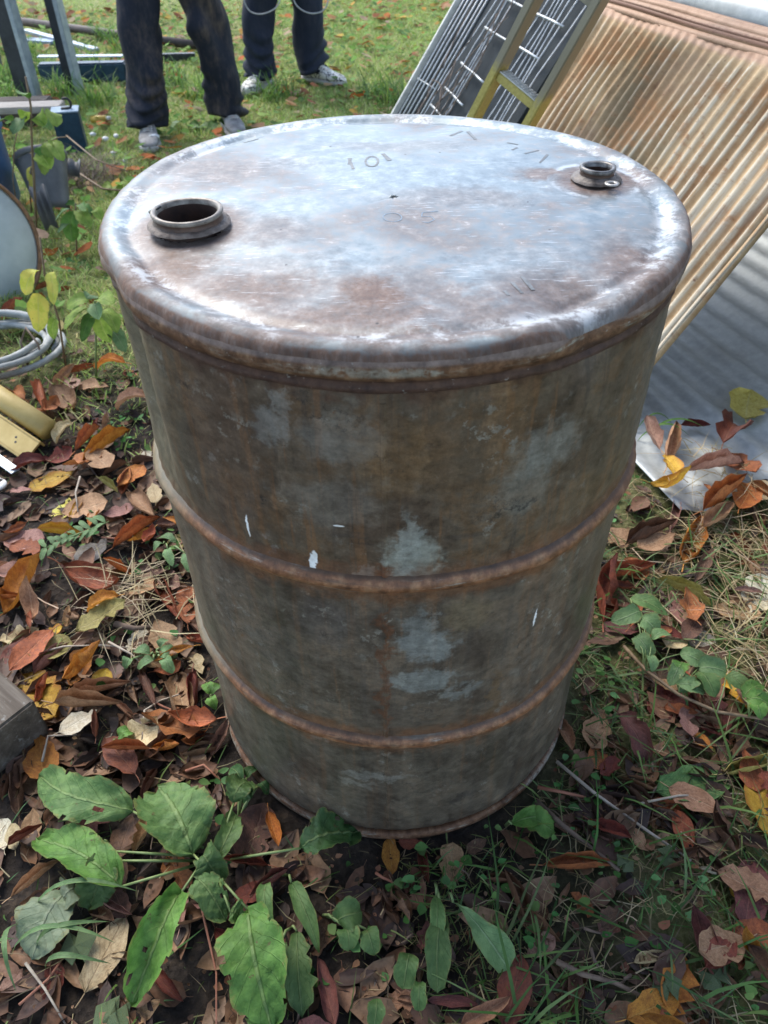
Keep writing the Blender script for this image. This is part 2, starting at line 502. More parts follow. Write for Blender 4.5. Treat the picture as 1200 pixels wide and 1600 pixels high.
    return n.out(col, rough, metal, n.bump(h, .30, .0014), n.math('MULTIPLY_ADD', rust, -.22, .5))

def rim_mat(name='rusty_rim_steel', foot=False):
    n = N(name)
    x, y, z = n.xyz(n.obj)
    a = n.math('ARCTAN2', x, n.mul(y, -1))
    p = n.vec(n.mul(a, RB), z, 0)
    if not foot: z = n.addm(z, n.mul(n.math('MULTIPLY', n.sub(.12, y), 1/.38, clamp=True), .013))      # the rim has settled towards the front
    n1 = n.noise(n.scale(p, (12, 60, 1)), 1, 8, .7)
    n2 = n.noise(p, 70, 7, .7)
    lowf = n.noise(p, 6, 3)
    col = n.ramp(n2, [(.3, (.055, .027, .015)), (.5, (.145, .074, .040)), (.7, (.25, .150, .085))])
    n4 = n.noise(p, 130, 8, .78)
    band = n.mul(n.sm(n.math('ABSOLUTE', n.sub(z, H-.0195 if not foot else .012)), .0065, .002), n.sm(n.addm(n1, n.mul(n.sub(lowf, .5), .8)), .46, .58))
    if not foot:
        side = n.sm(n.math('ABSOLUTE', n.sub(a, .55)), .75, .25)
        band = n.mul(band, n.math('MULTIPLY_ADD', side, .35, .65))
    band = n.mul(band, n.sm(n4, .40, .52))
    col = n.mix(n.mul(n.sm(n4, .58, .64), .7), col, (.035, .020, .014))
    col = n.mix(n.mul(band, .85), col, n.mix(n2, (.22, .205, .16), (.40, .385, .32)))
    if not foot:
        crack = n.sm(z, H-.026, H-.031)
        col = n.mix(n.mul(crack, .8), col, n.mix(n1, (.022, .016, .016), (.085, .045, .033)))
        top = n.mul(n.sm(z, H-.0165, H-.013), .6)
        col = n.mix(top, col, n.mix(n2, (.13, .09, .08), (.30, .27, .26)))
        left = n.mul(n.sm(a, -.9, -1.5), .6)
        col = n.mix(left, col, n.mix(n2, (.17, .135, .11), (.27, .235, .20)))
    fleck = n.sm(n.noise(p, 160, 5, .7), .64, .68)
    col = n.mix(n.mul(fleck, .6), col, (.42, .41, .37))
    col = n.mix(.7, col, n.ramp(n.noise(p, 90, 8, .75), [(.32, (.2, .2, .2)), (.68, (.76, .76, .76))]), 'OVERLAY')
    h = n.addm(n.mul(n2, .6), n.mul(n1, .4))
    return n.out(col, n.math('MULTIPLY_ADD', n2, .35, .42), .0, n.bump(h, .7, .0024), .25)

def hoop_mat():
    n = N('rusty_hoop_steel')
    x, y, z = n.xyz(n.obj)
    a = n.math('ARCTAN2', x, n.mul(y, -1))
    p = n.vec(n.mul(a, RB), z, 0)
    n1 = n.noise(n.scale(p, (9, 90, 1)), 1, 8, .7)
    n2 = n.noise(p, 60, 7, .7)
    lowf = n.noise(p, 5, 3)
    col = n.ramp(n2, [(.28, (.075, .034, .018)), (.5, (.21, .092, .042)), (.72, (.33, .19, .10))])
    pale = n.mul(n.sm(n1, .56, .62), n.sm(lowf, .42, .58))
    col = n.mix(n.mul(pale, .7), col, (.34, .32, .27))
    col = n.mix(n.mul(n.sm(n1, .44, .36), .6), col, (.045, .032, .026))
    col = n.mix(.85, col, n.ramp(n.noise(p, 75, 9, .75), [(.32, (.18, .18, .18)), (.68, (.78, .78, .78))]), 'OVERLAY')
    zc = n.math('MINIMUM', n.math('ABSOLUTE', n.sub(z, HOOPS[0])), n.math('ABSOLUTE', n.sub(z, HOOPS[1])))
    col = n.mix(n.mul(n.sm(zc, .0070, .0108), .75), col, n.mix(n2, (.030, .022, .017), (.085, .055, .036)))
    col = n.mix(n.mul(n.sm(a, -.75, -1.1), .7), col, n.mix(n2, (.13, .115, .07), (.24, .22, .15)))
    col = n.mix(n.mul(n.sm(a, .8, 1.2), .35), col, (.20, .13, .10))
    return n.out(col, n.math('MULTIPLY_ADD', n2, .3, .34), .08, n.bump(n.addm(n2, n1), .35, .002), .45)

inner_rust = simple('inner_rust', (.018, .010, .008), (.060, .030, .020), 60, .8, 0, .5)
drum = meta(empty('steel_drum'), 'large rusty steel drum standing in the middle with two open bung holes in its lid', 'drum')
NA = 288
# side shell
mb = MB()
prof = [(.2800, .012), (.2800, .021), (.2835, .026)]
zs = list(np.linspace(.030, H-.038, 92))
for zz in zs:
    r = RB
    for h0 in HOOPS:   # a shallow pressed channel just above every hoop
        r -= .0022*math.exp(-((zz-h0-.022)/.007)**2)
    prof.append((r, zz))
mb.lathe(prof, NA)
mb.v = [dent(v) for v in mb.v]
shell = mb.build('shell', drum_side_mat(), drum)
# side weld, a shallow rusty bead from rim to foot
a0 = s_of(603, 1050)[0]/RB
mb = MB()
zz_ = np.linspace(.034, H-.05, 160)
cols_s = []
for k_, da in enumerate((-.011, -.004, .004, .011)):
    cols_s.append([dent(((RB+(.0009 if k_ in (1, 2) else -.0004))*math.sin(a0+da+.0012*math.sin(z_*60)), -(RB+(.0009 if k_ in (1, 2) else -.0004))*math.cos(a0+da+.0012*math.sin(z_*60)), z_)) for z_ in zz_ ])
for A_, B_ in zip(cols_s[:-1], cols_s[1:]): mb.strip(A_, B_)
mb.build('weld_seam', shell.data.materials[0], drum)
# hoops, rim, foot ring
hm = hoop_mat()
for h0 in HOOPS:
    mb = MB()
    pr = []
    for t in np.linspace(-1, 1, 13):
        pr.append((RB-.003+.0105*math.cos(t*math.pi/2)**.8, h0+t*.0135))
    mb.lathe(pr, NA)
    mb.v = [dent(v) for v in mb.v]
    mb.build('hoop', hm, drum)
mb = MB()
pr = [(.2866, H-.0415), (.2890, H-.0395), (.2886, H-.0355), (.2868, H-.0325), (.2878, H-.0300), (.2908, H-.0275), (.2928, H-.0230), (.2936, H-.0185), (.2931, H-.0140), (.2921, H-.0105)]
mb.lathe(pr, NA)
mb.v = [dent(v) for v in mb.v]
mb.build('rim', rim_mat(), drum)
mb = MB()
pr = [(.275, .006), (.281, .0005), (.2865, .001), (.2900, .005), (.2905, .011), (.2885, .016), (.2850, .0175), (.2805, .016)]
mb.lathe(pr, NA)
mb.build('foot_ring', rim_mat('rusty_foot_steel', True), drum)
# lid with its two holes
BIG_R, SMALL_R = .0325, .0175
mb = MB()
RIMP = [(.2705, -.0030), (.2745, -.0016), (.2800, -.0008), (.2850, -.0014), (.2888, -.0036), (.2910, -.0068), (.2921, -.0105)]
rad = list(np.linspace(.0, .267, 90))[1:] + [p[0] for p in RIMP]
V, Fc = [], []
for r in rad:
    for k in range(NA):
        q_ = 2*math.pi*k/NA
        xx, yy = r*math.sin(q_), -r*math.cos(q_)
        zz = H-.0035 + .0022*math.cos(min(1, r/.25)*math.pi/2) - .0022*math.exp(-((r-.262)/.006)**2) + .0010*math.sin(xx*23+1)*math.sin(yy*19+.5) + .0006*math.sin(xx*57)*math.cos(yy*49)
        if r > .268: zz = H+[p[1] for p in RIMP if p[0] == r][0]
        V.append((xx, yy, zz))
m = len(rad)
for i in range(m-1):
    for k in range(NA):
        f = (i*NA+k, i*NA+(k+1) % NA, (i+1)*NA+(k+1) % NA, (i+1)*NA+k)
        cx_ = sum(V[j][0] for j in f)/4; cy_ = sum(V[j][1] for j in f)/4
        if math.hypot(cx_-big_c[0], cy_-big_c[1]) < BIG_R-.002 or math.hypot(cx_-small_c[0], cy_-small_c[1]) < SMALL_R-.002: continue
        Fc.append(f)
Fc.append(tuple(range(NA)))
mb.add([dent(v) for v in V], Fc)
lid = mb.build('lid', lid_mat(), drum)
# bottom, so that the inside is dark
mb = MB(); mb.lathe([(.28, .02), (.001, .02)], 48); mb.build('base', inner_rust, drum)
# bung necks
neck_m = simple('bung_neck_steel', (.035, .020, .015), (.11, .065, .045), 90, .5, .1, .5)
lip_m = simple('bung_lip_steel', (.08, .062, .05), (.30, .27, .23), 90, .42, .2, .3)
crust_m = simple('weld_crust', (.050, .034, .027), (.19, .155, .13), 110, .6, .05, .7, 260)
dark_lip = simple('dark_bung_lip', (.030, .026, .024), (.20, .19, .18), 110, .35, .4, .3)
dark_flange = simple('dark_bung_flange', (.030, .024, .021), (.16, .135, .12), 90, .5, .2, .5, 200)
def bung(c, R0, hgt_, flange, tab):
    root = empty('bung_neck', (c[0], c[1], H-.003)); root.parent = drum
    b = MB(); b.lathe([(R0-.004, -.030), (R0-.004, hgt_-.004)], 64); b.build('inner_wall', inner_rust, root)
    b = MB()
    b.lathe([(R0-.004, hgt_-.004), (R0-.0035, hgt_), (R0-.001, hgt_+.0015), (R0+.0010, hgt_+.0008), (R0+.0016, hgt_-.0012), (R0+.0008, hgt_-.0028)], 64)
    b.v = [(x, y, z+.0004*math.sin(2*math.atan2(y, x)+1)) for x, y, z in b.v]
    b.build('lip', dark_lip if tab else lip_m, root)
    b = MB(); b.lathe([(R0+.0006, hgt_-.0026), (R0-.0004, hgt_*.55), (R0+.0004, .003), (R0+.002, .001)], 64); b.build('collar', neck_m, root)
    b = MB()
    b.lathe(flange, 72)
    rr = random.Random(3)
    ph = [rr.uniform(0, 6.3) for _ in range(4)]
    def wv(x, y, z):
        a = math.atan2(y, x); r = math.hypot(x, y)
        k = 1 + (.010*math.sin(3*a+ph[0])+.003*math.sin(7*a+ph[1]))*(1 if r > R0+.005 else 0)
        return x*k, y*k, z+.0002*math.sin(11*a+ph[3])
    b.v = [wv(*p) for p in b.v]
    b.build('flange', dark_flange if tab else crust_m, root)
    return root
b1 = bung(big_c, BIG_R, .0105, [(BIG_R+.0005, .0026), (BIG_R+.003, .0021), (BIG_R+.0052, .0012), (BIG_R+.0068, -.001)], None)
# torn sliver of the old seal on the big neck
b = MB(); b.box((-.031, .004, .0106), (.013, .006, .0014), Matrix.Rotation(.5, 4, 'Z') @ Matrix.Rotation(-.35, 4, 'Y'), .0004); b.build('seal_sliver', simple('black_seal', (.01, .01, .01), (.03, .03, .03), 50, .4), b1)
b2 = bung(small_c, SMALL_R, .0105, [(SMALL_R+.0005, .0042), (SMALL_R+.0030, .0039), (SMALL_R+.0036, .0024), (SMALL_R+.0062, .0019), (SMALL_R+.0075, .0012), (SMALL_R+.0090, -.001)], True)
# pierced tab of the tamper ring
b = MB()
V, Fc = [], []
for zz in (.0030, .0043):
    for k in range(20):
        q_ = 2*math.pi*k/20
        V.append((.0075*math.sin(q_), -.0075*math.cos(q_), zz))
    for k in range(20):
        q_ = 2*math.pi*k/20
        V.append((.0034*math.sin(q_), -.0034*math.cos(q_), zz))
for k in range(20):
    j = (k+1) % 20
    Fc += [(k, j, 20+j, 20+k)[::-1], (40+k, 40+j, 60+j, 60+k), (k, j, 40+j, 40+k), (20+k, 20+j, 60+j, 60+k)[::-1]]
b.add([(x+.009, y-.0300, z) for x, y, z in V], Fc)
b.build('lock_tab', simple('tab_steel', (.25, .23, .2), (.5, .48, .45), 60, .35, .6), b2)

# worn stamped and pencilled characters on the lid
stamp_m = simple('stamped_mark', (.10, .105, .105), (.20, .21, .215), 140, .5, .25, .3)
pencil_m = simple('blue_pencil', (.13, .19, .25), (.24, .31, .38), 200, .6, 0, .2)
mark_lvl = H-.0005
def lid_z(x, y):
    r = math.hypot(x, y)
    return dent((x, y, H-.0035 + .0022*math.cos(min(1, r/.25)*math.pi/2) - .0022*math.exp(-((r-.262)/.006)**2) + .0010*math.sin(x*23+1)*math.sin(y*19+.5) + .0006*math.sin(x*57)*math.cos(y*49)))[2]
def strokes(name, lines, w, mat):
    b = MB()
    for ln in lines:
        pts = [Vector((*ground(px, py, H-.002)[:2], 0)) for px, py in ln]
        dense = []
        for i in range(len(pts)-1):
            for t in np.linspace(0, 1, 5)[:-1]: dense.append(pts[i].lerp(pts[i+1], t))
        dense.append(pts[-1])
        A, B = [], []
        for i, p in enumerate(dense):
            t = (dense[min(i+1, len(dense)-1)]-dense[max(i-1, 0)]).normalized()
            nn = Vector((-t.y, t.x, 0))*w*(.7+.5*random.random())
            for L_, s_ in ((A, 1), (B, -1)):
                q_ = p+nn*s_
                L_.append((q_.x, q_.y, lid_z(q_.x, q_.y)+.00030))
        b.strip(B, A)
    return b.build(name, mat, drum)
ov = lambda cx, cy, a, c_, n_=14: [(cx+a*math.cos(t), cy+c_*math.sin(t)) for t in np.linspace(0, 2*math.pi, n_)]
strokes('stamped_mark', [[(548, 247), (545, 256)], [(545, 247), (552, 263)]], .0020, stamp_m)
strokes('stamped_mark', [ov(581, 252, 10, 8)], .0014, stamp_m)
strokes('stamped_mark', [[(598, 240), (609, 251)]], .0024, stamp_m)
strokes('stamped_mark', [[(704, 211), (722, 203)], [(731, 204), (743, 217)]], .0020, stamp_m)
strokes('stamped_mark', [[(792, 222), (810, 225)], [(820, 239), (842, 233)], [(844, 251), (856, 239)], [(800, 234), (808, 230)]], .0014, stamp_m)
strokes('stamped_mark', [[(790, 435), (797, 442)], [(802, 422), (818, 437)], [(817, 413), (836, 431)]], .0018, stamp_m)
strokes('pencil_mark', [ov(613, 331, 15, 6)], .0005, pencil_m)
strokes('pencil_mark', [[(685, 322), (660, 324), (659, 329), (674, 329), (679, 333), (670, 337), (660, 336)]], .0005, pencil_m)
strokes('stamped_mark', [[(380, 221), (404, 216)]], .0009, simple('dark_scratch', (.05, .05, .05), (.1, .1, .1), 80))

# ------------------------------------------------------------------ leaning sheets on the right
LA, PHI = R(19), R(55)
Lv = Vector((-math.sin(LA), math.cos(LA), 0))
Pv = Vector((-math.cos(LA), -math.sin(LA), 0))
Uv = -(Pv*math.cos(PHI) - Vector((0, 0, math.sin(PHI))))          # up the slope
Nv = Pv*math.sin(PHI) + Vector((0, 0, math.cos(PHI)))             # out of the slope
B0 = Vector((.45, .75, 0))
def sl(s, u, n=0): return B0 + Lv*s + Uv*u + Nv*n
SLM = Matrix((Lv, Uv, Nv)).transposed().to_4x4()

def rusty_sheet_mat():
    n = N('rusty_corrugated_steel')
    s, u, w = n.xyz(n.obj)       # mesh is built in its own s, u, n axes
    p = n.vec(s, u, 0)
    n1 = n.noise(p, 5, 7, .62)
    n2 = n.noise(p, 45, 7, .7)
    st = n.noise(n.scale(p, (55, 3, 1)), 1, 6, .65)
    col = n.ramp(n.addm(n.mul(n1, .6), n.mul(n2, .4)), [(.32, (.22, .120, .052)), (.44, (.36, .235, .118)), (.56, (.46, .335, .19)), (.72, (.54, .44, .29))])
    crest = n.sm(w, -.001, .0045)
    col = n.mix(n.mul(n.mul(crest, n.sm(st, .38, .56)), .75), col, (.54, .51, .41))
    col = n.mix(n.mul(n.sm(st, .54, .66), .6), col, (.17, .082, .036))
    col = n.mix(n.mul(n.sm(n2, .56, .66), .55), col, (.20, .10, .05))
    # a slanting soft shadow painted into the colour
    shade_d = n.sub(n.addm(s, n.mul(u, -.55)), .16)
    shade_d = n.addm(shade_d, n.math('MULTIPLY_ADD', n1, .5, -.25))
    shade_belt = n.mul(n.sm(n.math('ABSOLUTE', shade_d), .16, .03), n.sm(u, .30, .45))
    col = n.mix(n.mul(shade_belt, .62), col, n.mix(crest, (.12, .095, .050), (.24, .215, .15)))
    patches = n.sm(n.addm(n.mul(n.noise(p, 7, 6, .65), .7), n.mul(n2, .3)), .50, .60)
    col = n.mix(n.mul(patches, .65), col, (.34, .165, .062))
    pinkish = n.sm(n.noise(p, 3, 3), .52, .66)
    col = n.mix(n.mul(pinkish, .35), col, (.31, .20, .145))
    edge = n.sm(u, .835, .85)
    col = n.mix(n.mul(edge, .85), col, n.mix(n2, (.20, .09, .05), (.55, .38, .27)))
    rustline = n.mul(n.sm(n.math('ABSOLUTE', n.sub(n.addm(u, n.mul(n2, .012)), .889)), .010, .003), .8)
    col = n.mix(rustline, col, (.13, .055, .035))
    spot = n.mul(n.sm(n.voro(p, 42), .16, .08), n.sm(n.noise(p, 17, 2), .56, .62))
    col = n.mix(n.mul(spot, .75), col, (.17, .075, .03))
    return n.out(col, .62, .05, n.bump(n.addm(n2, n.mul(st, .5)), .35, .002), .35)
sheet = meta(empty('corrugated_sheet', B0), 'rusty tan corrugated iron sheet leaning behind the drum under the yellow ladder', 'metal sheet')
sheet.matrix_world = Matrix.Translation(B0) @ SLM
pitch = .0335
s0, s1, u1 = -.072, .90, .862
ns, nu = int((s1-s0)/pitch*8), 40
V = np.zeros((nu+1, ns+1, 3))
for j in range(nu+1):
    u = u1*j/nu
    amp = .0062*min(1, max(0, (u1-u-.004)/.03))
    for i in range(ns+1):
        s = s0+(s1-s0)*i/ns
        wv = math.sin(2*math.pi*s/pitch)
        V[j, i] = (s+.0025*math.sin(u*9+s*3)+.0015*math.sin(u*19+s*11), u, amp*wv*(1.15-abs(wv)*.15)*(1+.18*math.sin(s*31+u*5))+.004*math.sin(s*4+u*3)+.0025*math.sin(u*13+s*17)-.008*math.exp(-((s-.35)/.06)**2-((u-.55)/.10)**2)-.007*math.exp(-((s-.62)/.05)**2-((u-.75)/.07)**2))
idx = np.arange((nu+1)*(ns+1)).reshape(nu+1, ns+1)
q = np.stack([idx[:-1, :-1], idx[:-1, 1:], idx[1:, 1:], idx[1:, :-1]], -1).reshape(-1, 4)
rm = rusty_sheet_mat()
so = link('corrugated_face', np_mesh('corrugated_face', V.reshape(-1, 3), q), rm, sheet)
md = so.modifiers.new('thick', 'SOLIDIFY'); md.thickness = .002; md.offset = -1
# flat rolled border along the top, folded edge down the near side
mb = MB()
sx = np.linspace(s0, s1, 60)
def row(u, n, j=0): return [(s, u+.0015*math.sin(s*9+j), n+.004*math.sin(s*4+u1*3)+.0008*math.sin(s*17+j)) for s in sx]
rows = [row(u1-.003, 0), row(u1+.012, .001, 1), row(u1+.022, .006, 1), row(u1+.030, .007, 2), row(u1+.036, .002, 2), row(u1+.050, .001, 3), row(u1+.058, -.006, 3), row(u1+.052, -.012, 3)]
for a, b in zip(rows[:-1], rows[1:]): mb.strip(a, b)
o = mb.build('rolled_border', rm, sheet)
md = o.modifiers.new('thick', 'SOLIDIFY'); md.thickness = .002
mb = MB()
uu = np.linspace(0, u1+.05, 40)
A = [(s0+.002*math.sin(u*9), u, .0045+.0015*math.sin(u*21)) for u in uu]
B = [(s0-.008+.002*math.sin(u*9), u, .003) for u in uu]
C_ = [(s0-.010+.0015*math.sin(u*14), u, -.012) for u in uu]
mb.strip(B, A); mb.strip(C_, B)
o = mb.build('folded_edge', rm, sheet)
md = o.modifiers.new('thick', 'SOLIDIFY'); md.thickness = .002

# galvanised corrugated sheet flat on the ground
def galv(name, dirt=.5):
    n = N(name)
    p = n.obj
    n1 = n.noise(p, 4, 6, .6); n2 = n.noise(p, 40, 6, .7)
    col = n.ramp(n2, [(.3, (.29, .315, .315)), (.55, (.38, .405, .40)), (.75, (.47, .49, .48))])
    col = n.mix(n.mul(n.sm(n1, .5, .68), dirt), col, (.22, .215, .19))
    st = n.noise(n.scale(p, (60, 2, 1)), 1, 4)
    col = n.mix(n.mul(n.sm(st, .58, .72), .35), col, (.27, .27, .25))
    return n.out(col, n.math('MULTIPLY_ADD', n2, .25, .40), .25, n.bump(n2, .12, .002), .4)
gs = empty('ground_sheet', (0, 0, 0), LA)
meta(gs, 'grey galvanised corrugated sheet lying flat beside the drum with leaves on its edge', 'metal sheet')
LM = Matrix.Rotation(LA, 4, 'Z')
p_a = LM.inverted() @ Vector(ground(1000, 655)); p_b = LM.inverted() @ Vector(ground(1200, 775))
x0, x1, y0, y1 = p_a.x-.14, p_a.x+1.02, p_b.y+.02, p_a.y+1.75
gp = .098
def CORR(x): return .024+.015*(.5+.5*math.cos(2*math.pi*(x-ref.x)/gp))**1.2
nxs, nys = 130, 60
V = np.zeros((nys+1, nxs+1, 3))
ref = LM.inverted() @ Vector(ground(1077, 627))
for j in range(nys+1):
    for i in range(nxs+1):
        x = x0+(x1-x0)*i/nxs; y = y0+(y1-y0)*j/nys
        ed = .02*math.sin(x*7)+.012*math.sin(x*23) if j == 0 else 0
        V[j, i] = (x, y+ed, CORR(x)+.010*math.sin(x*3+1)*math.sin(y*2)+.05*max(0, x-x0-.5)**2+.012*math.exp(-(y-y0)/.2)*math.sin(x*5))
idx = np.arange((nys+1)*(nxs+1)).reshape(nys+1, nxs+1)
q = np.stack([idx[:-1, :-1], idx[:-1, 1:], idx[1:, 1:], idx[1:, :-1]], -1).reshape(-1, 4)
gsm = galv('galvanised_steel', .35)
o = link('corrugated_face', np_mesh('corrugated_face', V.reshape(-1, 3), q), gsm, gs)
md = o.modifiers.new('thick', 'SOLIDIFY'); md.thickness = .0015; md.offset = -1
def sheet_z(X, Y):
    v = LM.inverted() @ Vector((X, Y, 0))
    if x0 < v.x < x1 and y0 < v.y < y1:
        return CORR(v.x)+.010*math.sin(v.x*3+1)*math.sin(v.y*2)+.05*max(0, v.x-x0-.5)**2
    return None

# grey sheet with broad waves leaning behind the rusty one
bs = empty('grey_sheet', B0)
bs.matrix_world = Matrix.Translation(B0) @ SLM
meta(bs, 'grey galvanised sheet with broad horizontal waves showing above the rusty sheet', 'metal sheet')
V = np.zeros((61, 31, 3))
for j in range(61):
    for i in range(31):
        u = .68+.95*j/60; s = -.35+1.6*i/30
        V[j, i] = (s, u, -.055+.030*math.cos(2*math.pi*(u-.955)/.19)+.004*math.sin(s*5))
idx = np.arange(61*31).reshape(61, 31)
q = np.stack([idx[:-1, :-1], idx[:-1, 1:], idx[1:, 1:], idx[1:, :-1]], -1).reshape(-1, 4)
o = link('corrugated_face', np_mesh('corrugated_face', V.reshape(-1, 3), q), galv('dull_galvanised_steel', .6), bs)
md = o.modifiers.new('thick', 'SOLIDIFY'); md.thickness = .0015; md.offset = -1

# unseen board fence added behind the sheets to darken the ground there
post_m = simple('added_fence_timber', (.10, .085, .065), (.24, .21, .17), 12, .8, 0, .5, 60, stretch=(8, 8, 1))
fence = meta(empty('added_fence', (0, 0, 0)), 'unseen weathered board fence added behind the leaning sheets to block the sky', 'fence')
fo = B0 - Pv*1.27
for s in (-1.5, -.1, 1.45):
    p = fo + Lv*s - Pv*.06
    mb = MB(); mb.box((p.x, p.y, .9), (.09, .09, 1.9), Matrix.Rotation(LA, 4, 'Z'), .004); mb.build('post', post_m, fence)  # post of the added unseen fence
for z in (.45, 1.45):
    p = fo + Lv*0 - Pv*.045
    mb = MB(); mb.box((p.x, p.y, z), (.04, 3.1, .08), Matrix.Rotation(LA, 4, 'Z'), .003); mb.build('added_fence_rail', post_m, fence)
for k, s in enumerate(np.arange(-1.5, 1.5, .125)):
    p = fo + Lv*float(s)
    mb = MB(); mb.box((p.x, p.y, .90+.01*math.sin(k*5)), (.018, .118, 1.75), Matrix.Rotation(LA+.004*math.sin(k*3), 4, 'Z'), .002); mb.build('board', post_m, fence)

# ribbed slate panel
panel = empty('ribbed_panel', B0); panel.matrix_world = Matrix.Translation(B0) @ SLM
meta(panel, 'dark slate grey panel with thin pale ribs and a white edge beside the ladder', 'panel')
slate = simple('slate_paint', (.016, .022, .026), (.034, .042, .047), 25, .75, 0, .15, spec=.15)
pale_m = simple('pale_metal', (.30, .32, .33), (.50, .52, .52), 60, .45, .4, .2)
white_m = simple('white_edge', (.50, .50, .46), (.72, .72, .68), 40, .5, 0, .2)
mb = MB(); mb.box((1.345, .62, -.010), (.78, 1.24, .016), None, .002); sharp(mb.build('board', slate, panel))
mb = MB(); mb.box((1.744, .62, .000), (.012, 1.24, .034), None, .002); sharp(mb.build('edge_trim', white_m, panel))
for k, s in enumerate((1.705, 1.672, 1.640, 1.606, 1.574, 1.545)):
    mb = MB(); mb.tube([(s, .0, .002), (s+.003*math.sin(k), .6, .004), (s, 1.22, .002)], .0042, 8); mb.build('rib', pale_m, panel)
mb = MB(); mb.box((1.635, .46, .0045), (.17, .004, .002)); mb.build('crossbar', pale_m, panel)

# loose wire mesh panel over it
mesh_root = empty('wire_mesh_panel', B0); mesh_root.matrix_world = Matrix.Translation(B0) @ SLM
meta(mesh_root, 'bent galvanised wire mesh panel lying between the ribbed panel and the ladder', 'wire mesh')
wire_m = simple('galvanised_wire', (.32, .34, .35), (.56, .58, .58), 50, .4, .5, .2)
rr = random.Random(5)
for k, s in enumerate((1.475, 1.438, 1.404, 1.372, 1.335, 1.200, 1.165, 1.132, 1.098, 1.062, 1.028, .995, .96)):
    pts = [(s+.05*(.5-u)*.4*(k < 5)+rr.uniform(-.006, .006), u, .018+.010*math.sin(u*5+k)+rr.uniform(-.002, .002)) for u in np.linspace(.0, 1.15, 10)]
    mb = MB(); mb.tube(pts, .0028, 6); mb.build('wire', wire_m, mesh_root)
for k, (u, sa, sb) in enumerate(((.16, .95, 1.47), (.28, .95, 1.44), (.40, 1.30, 1.47), (.47, 1.26, 1.44), (.56, 1.22, 1.43), (.685, 1.00, 1.41), (.785, .98, 1.40), (.90, .96, 1.40))):
    pts = [(sa+(sb-sa)*t, u+.02*(t-.5)+.001*math.sin(9*t+k), .026) for t in np.linspace(0, 1, 6)]
    mb = MB(); mb.tube(pts, .0040, 6); mb.build('wire', wire_m, mesh_root)
# dry stems caught in the mesh
vine = meta(empty('dry_vine', B0), 'brittle brown vine tangled in the wire mesh beside the ladder', 'vine'); vine.matrix_world = Matrix.Translation(B0) @ SLM
vine_m = simple('dry_stem', (.09, .06, .045), (.24, .19, .15), 60, .8, 0, .4)
for k in range(16):
    s, u = rr.uniform(1.27, 1.50), rr.uniform(.12, .70)
    pts = []
    a = rr.uniform(1.1, 2.2)
    for i in range(7):
        pts.append((s, u, .032+.012*rr.random()))
        a += rr.uniform(-.5, .5); s += .035*math.cos(a); u += .045*math.sin(a)
        s = min(max(s, 1.24), 1.56)
    mb = MB(); mb.tube(pts, [.0024*(1-.08*i) for i in range(7)], 5); mb.build('stem', vine_m, vine)

# ladder
ld = Vector((.40, -.18, .90)).normalized()                       # up the rails
lr = Vector((.70, -.58, -.44)); ll = (lr-ld*lr.dot(ld)).normalized()      # across, towards the near rail
ln_ = ll.cross(ld)
r_ = Vector(ray(740, 183)); c_ = Vector(cam_pos)
PL = c_ + r_*((sl(0, 0, .17)-c_).dot(Nv)/r_.dot(Nv))              # a point of the far rail
r2 = Vector(ray(806, 190))
w_n = r2.cross(ld)                                                  # the near rail's line of sight
LW = (c_-PL).dot(w_n)/ll.dot(w_n)
LW = max(.16, min(.34, LW))
ladder = empty('ladder')
meta(ladder, 'yellow ladder with dull grey brown upper rails leaning on the sheets behind the drum', 'ladder')
ladder.matrix_world = Matrix.Translation(PL+ll*LW/2) @ Matrix((ll, ld, ln_)).transposed().to_4x4()
nsign = 1
LB = PL.z/ld.z-.02                                                  # down to the ground
def ladder_mat():
    n = N('yellow_ladder_paint')
    x, y, z = n.xyz(n.obj)
    n1 = n.noise(n.scale(n.obj, (1, .4, 1)), 16, 7, .65); n2 = n.noise(n.obj, 120, 5, .7)
    yel = n.ramp(n2, [(.3, (.27, .225, .050)), (.7, (.43, .37, .105))])
    dull_tone = n.mix(n1, (.13, .115, .075), (.25, .235, .18))
    k = n.mul(n.sm(n.addm(y, n.math('MULTIPLY_ADD', n1, .16, -.08)), .13, .17), .93)  # turns dull grey brown further up the rails
    edge = n.sm(n.mul(z, nsign), .0195, .023)
    k = n.math('MAXIMUM', n.mul(k, n.sub(1, n.mul(edge, .55))), n.mul(n.sm(n1, .55, .7), .4))
    col = n.mix(k, yel, dull_tone)
    col = n.mix(n.mul(edge, .5), col, (.62, .60, .42))
    return n.out(col, .5, 0, n.bump(n2, .2, .001), .45)
lm = ladder_mat()
HW = LW/2
for sgn in (-1, 1):
    mb = MB()
    lo = -LB if sgn < 0 else -(LB+ll.z*LW/ld.z)
    mc, ml = (lo+.85)/2, .85-lo
    mb.box((sgn*HW, mc, -.028), (.005, ml, .056), None, .0012)
    mb.box((sgn*HW-.010, mc, .0005), (.020, ml, .004), None, .0010)
    mb.box((sgn*HW-.010, mc, -.0565), (.020, ml, .004), None, .0010)
    sharp(mb.build('rail', lm, ladder))
tread_m = simple('serrated_aluminium', (.36, .37, .36), (.60, .61, .58), 70, .4, .5, .3)
for k, y in enumerate((-.150, .125, .400, .675)):
    mb = MB()
    mb.box((0, y, -.028), (2*HW-.006, .024, .040), None, .002)
    r_ = sharp(mb.build('rung', lm, ladder))
    mb = MB()
    mb.box((0, y+.0138, -.028), (2*HW-.008, .003, .044), None, .0008)
    for t in np.linspace(-HW+.014, HW-.014, 13):
        for zz in (-.014, .0, .014):
            mb.box((t, y+.0172, zz-.028), (.0075, .0050, .006), Matrix.Rotation(.5, 4, 'Y'), .0008)
    sharp(mb.build('tread', tread_m, r_))

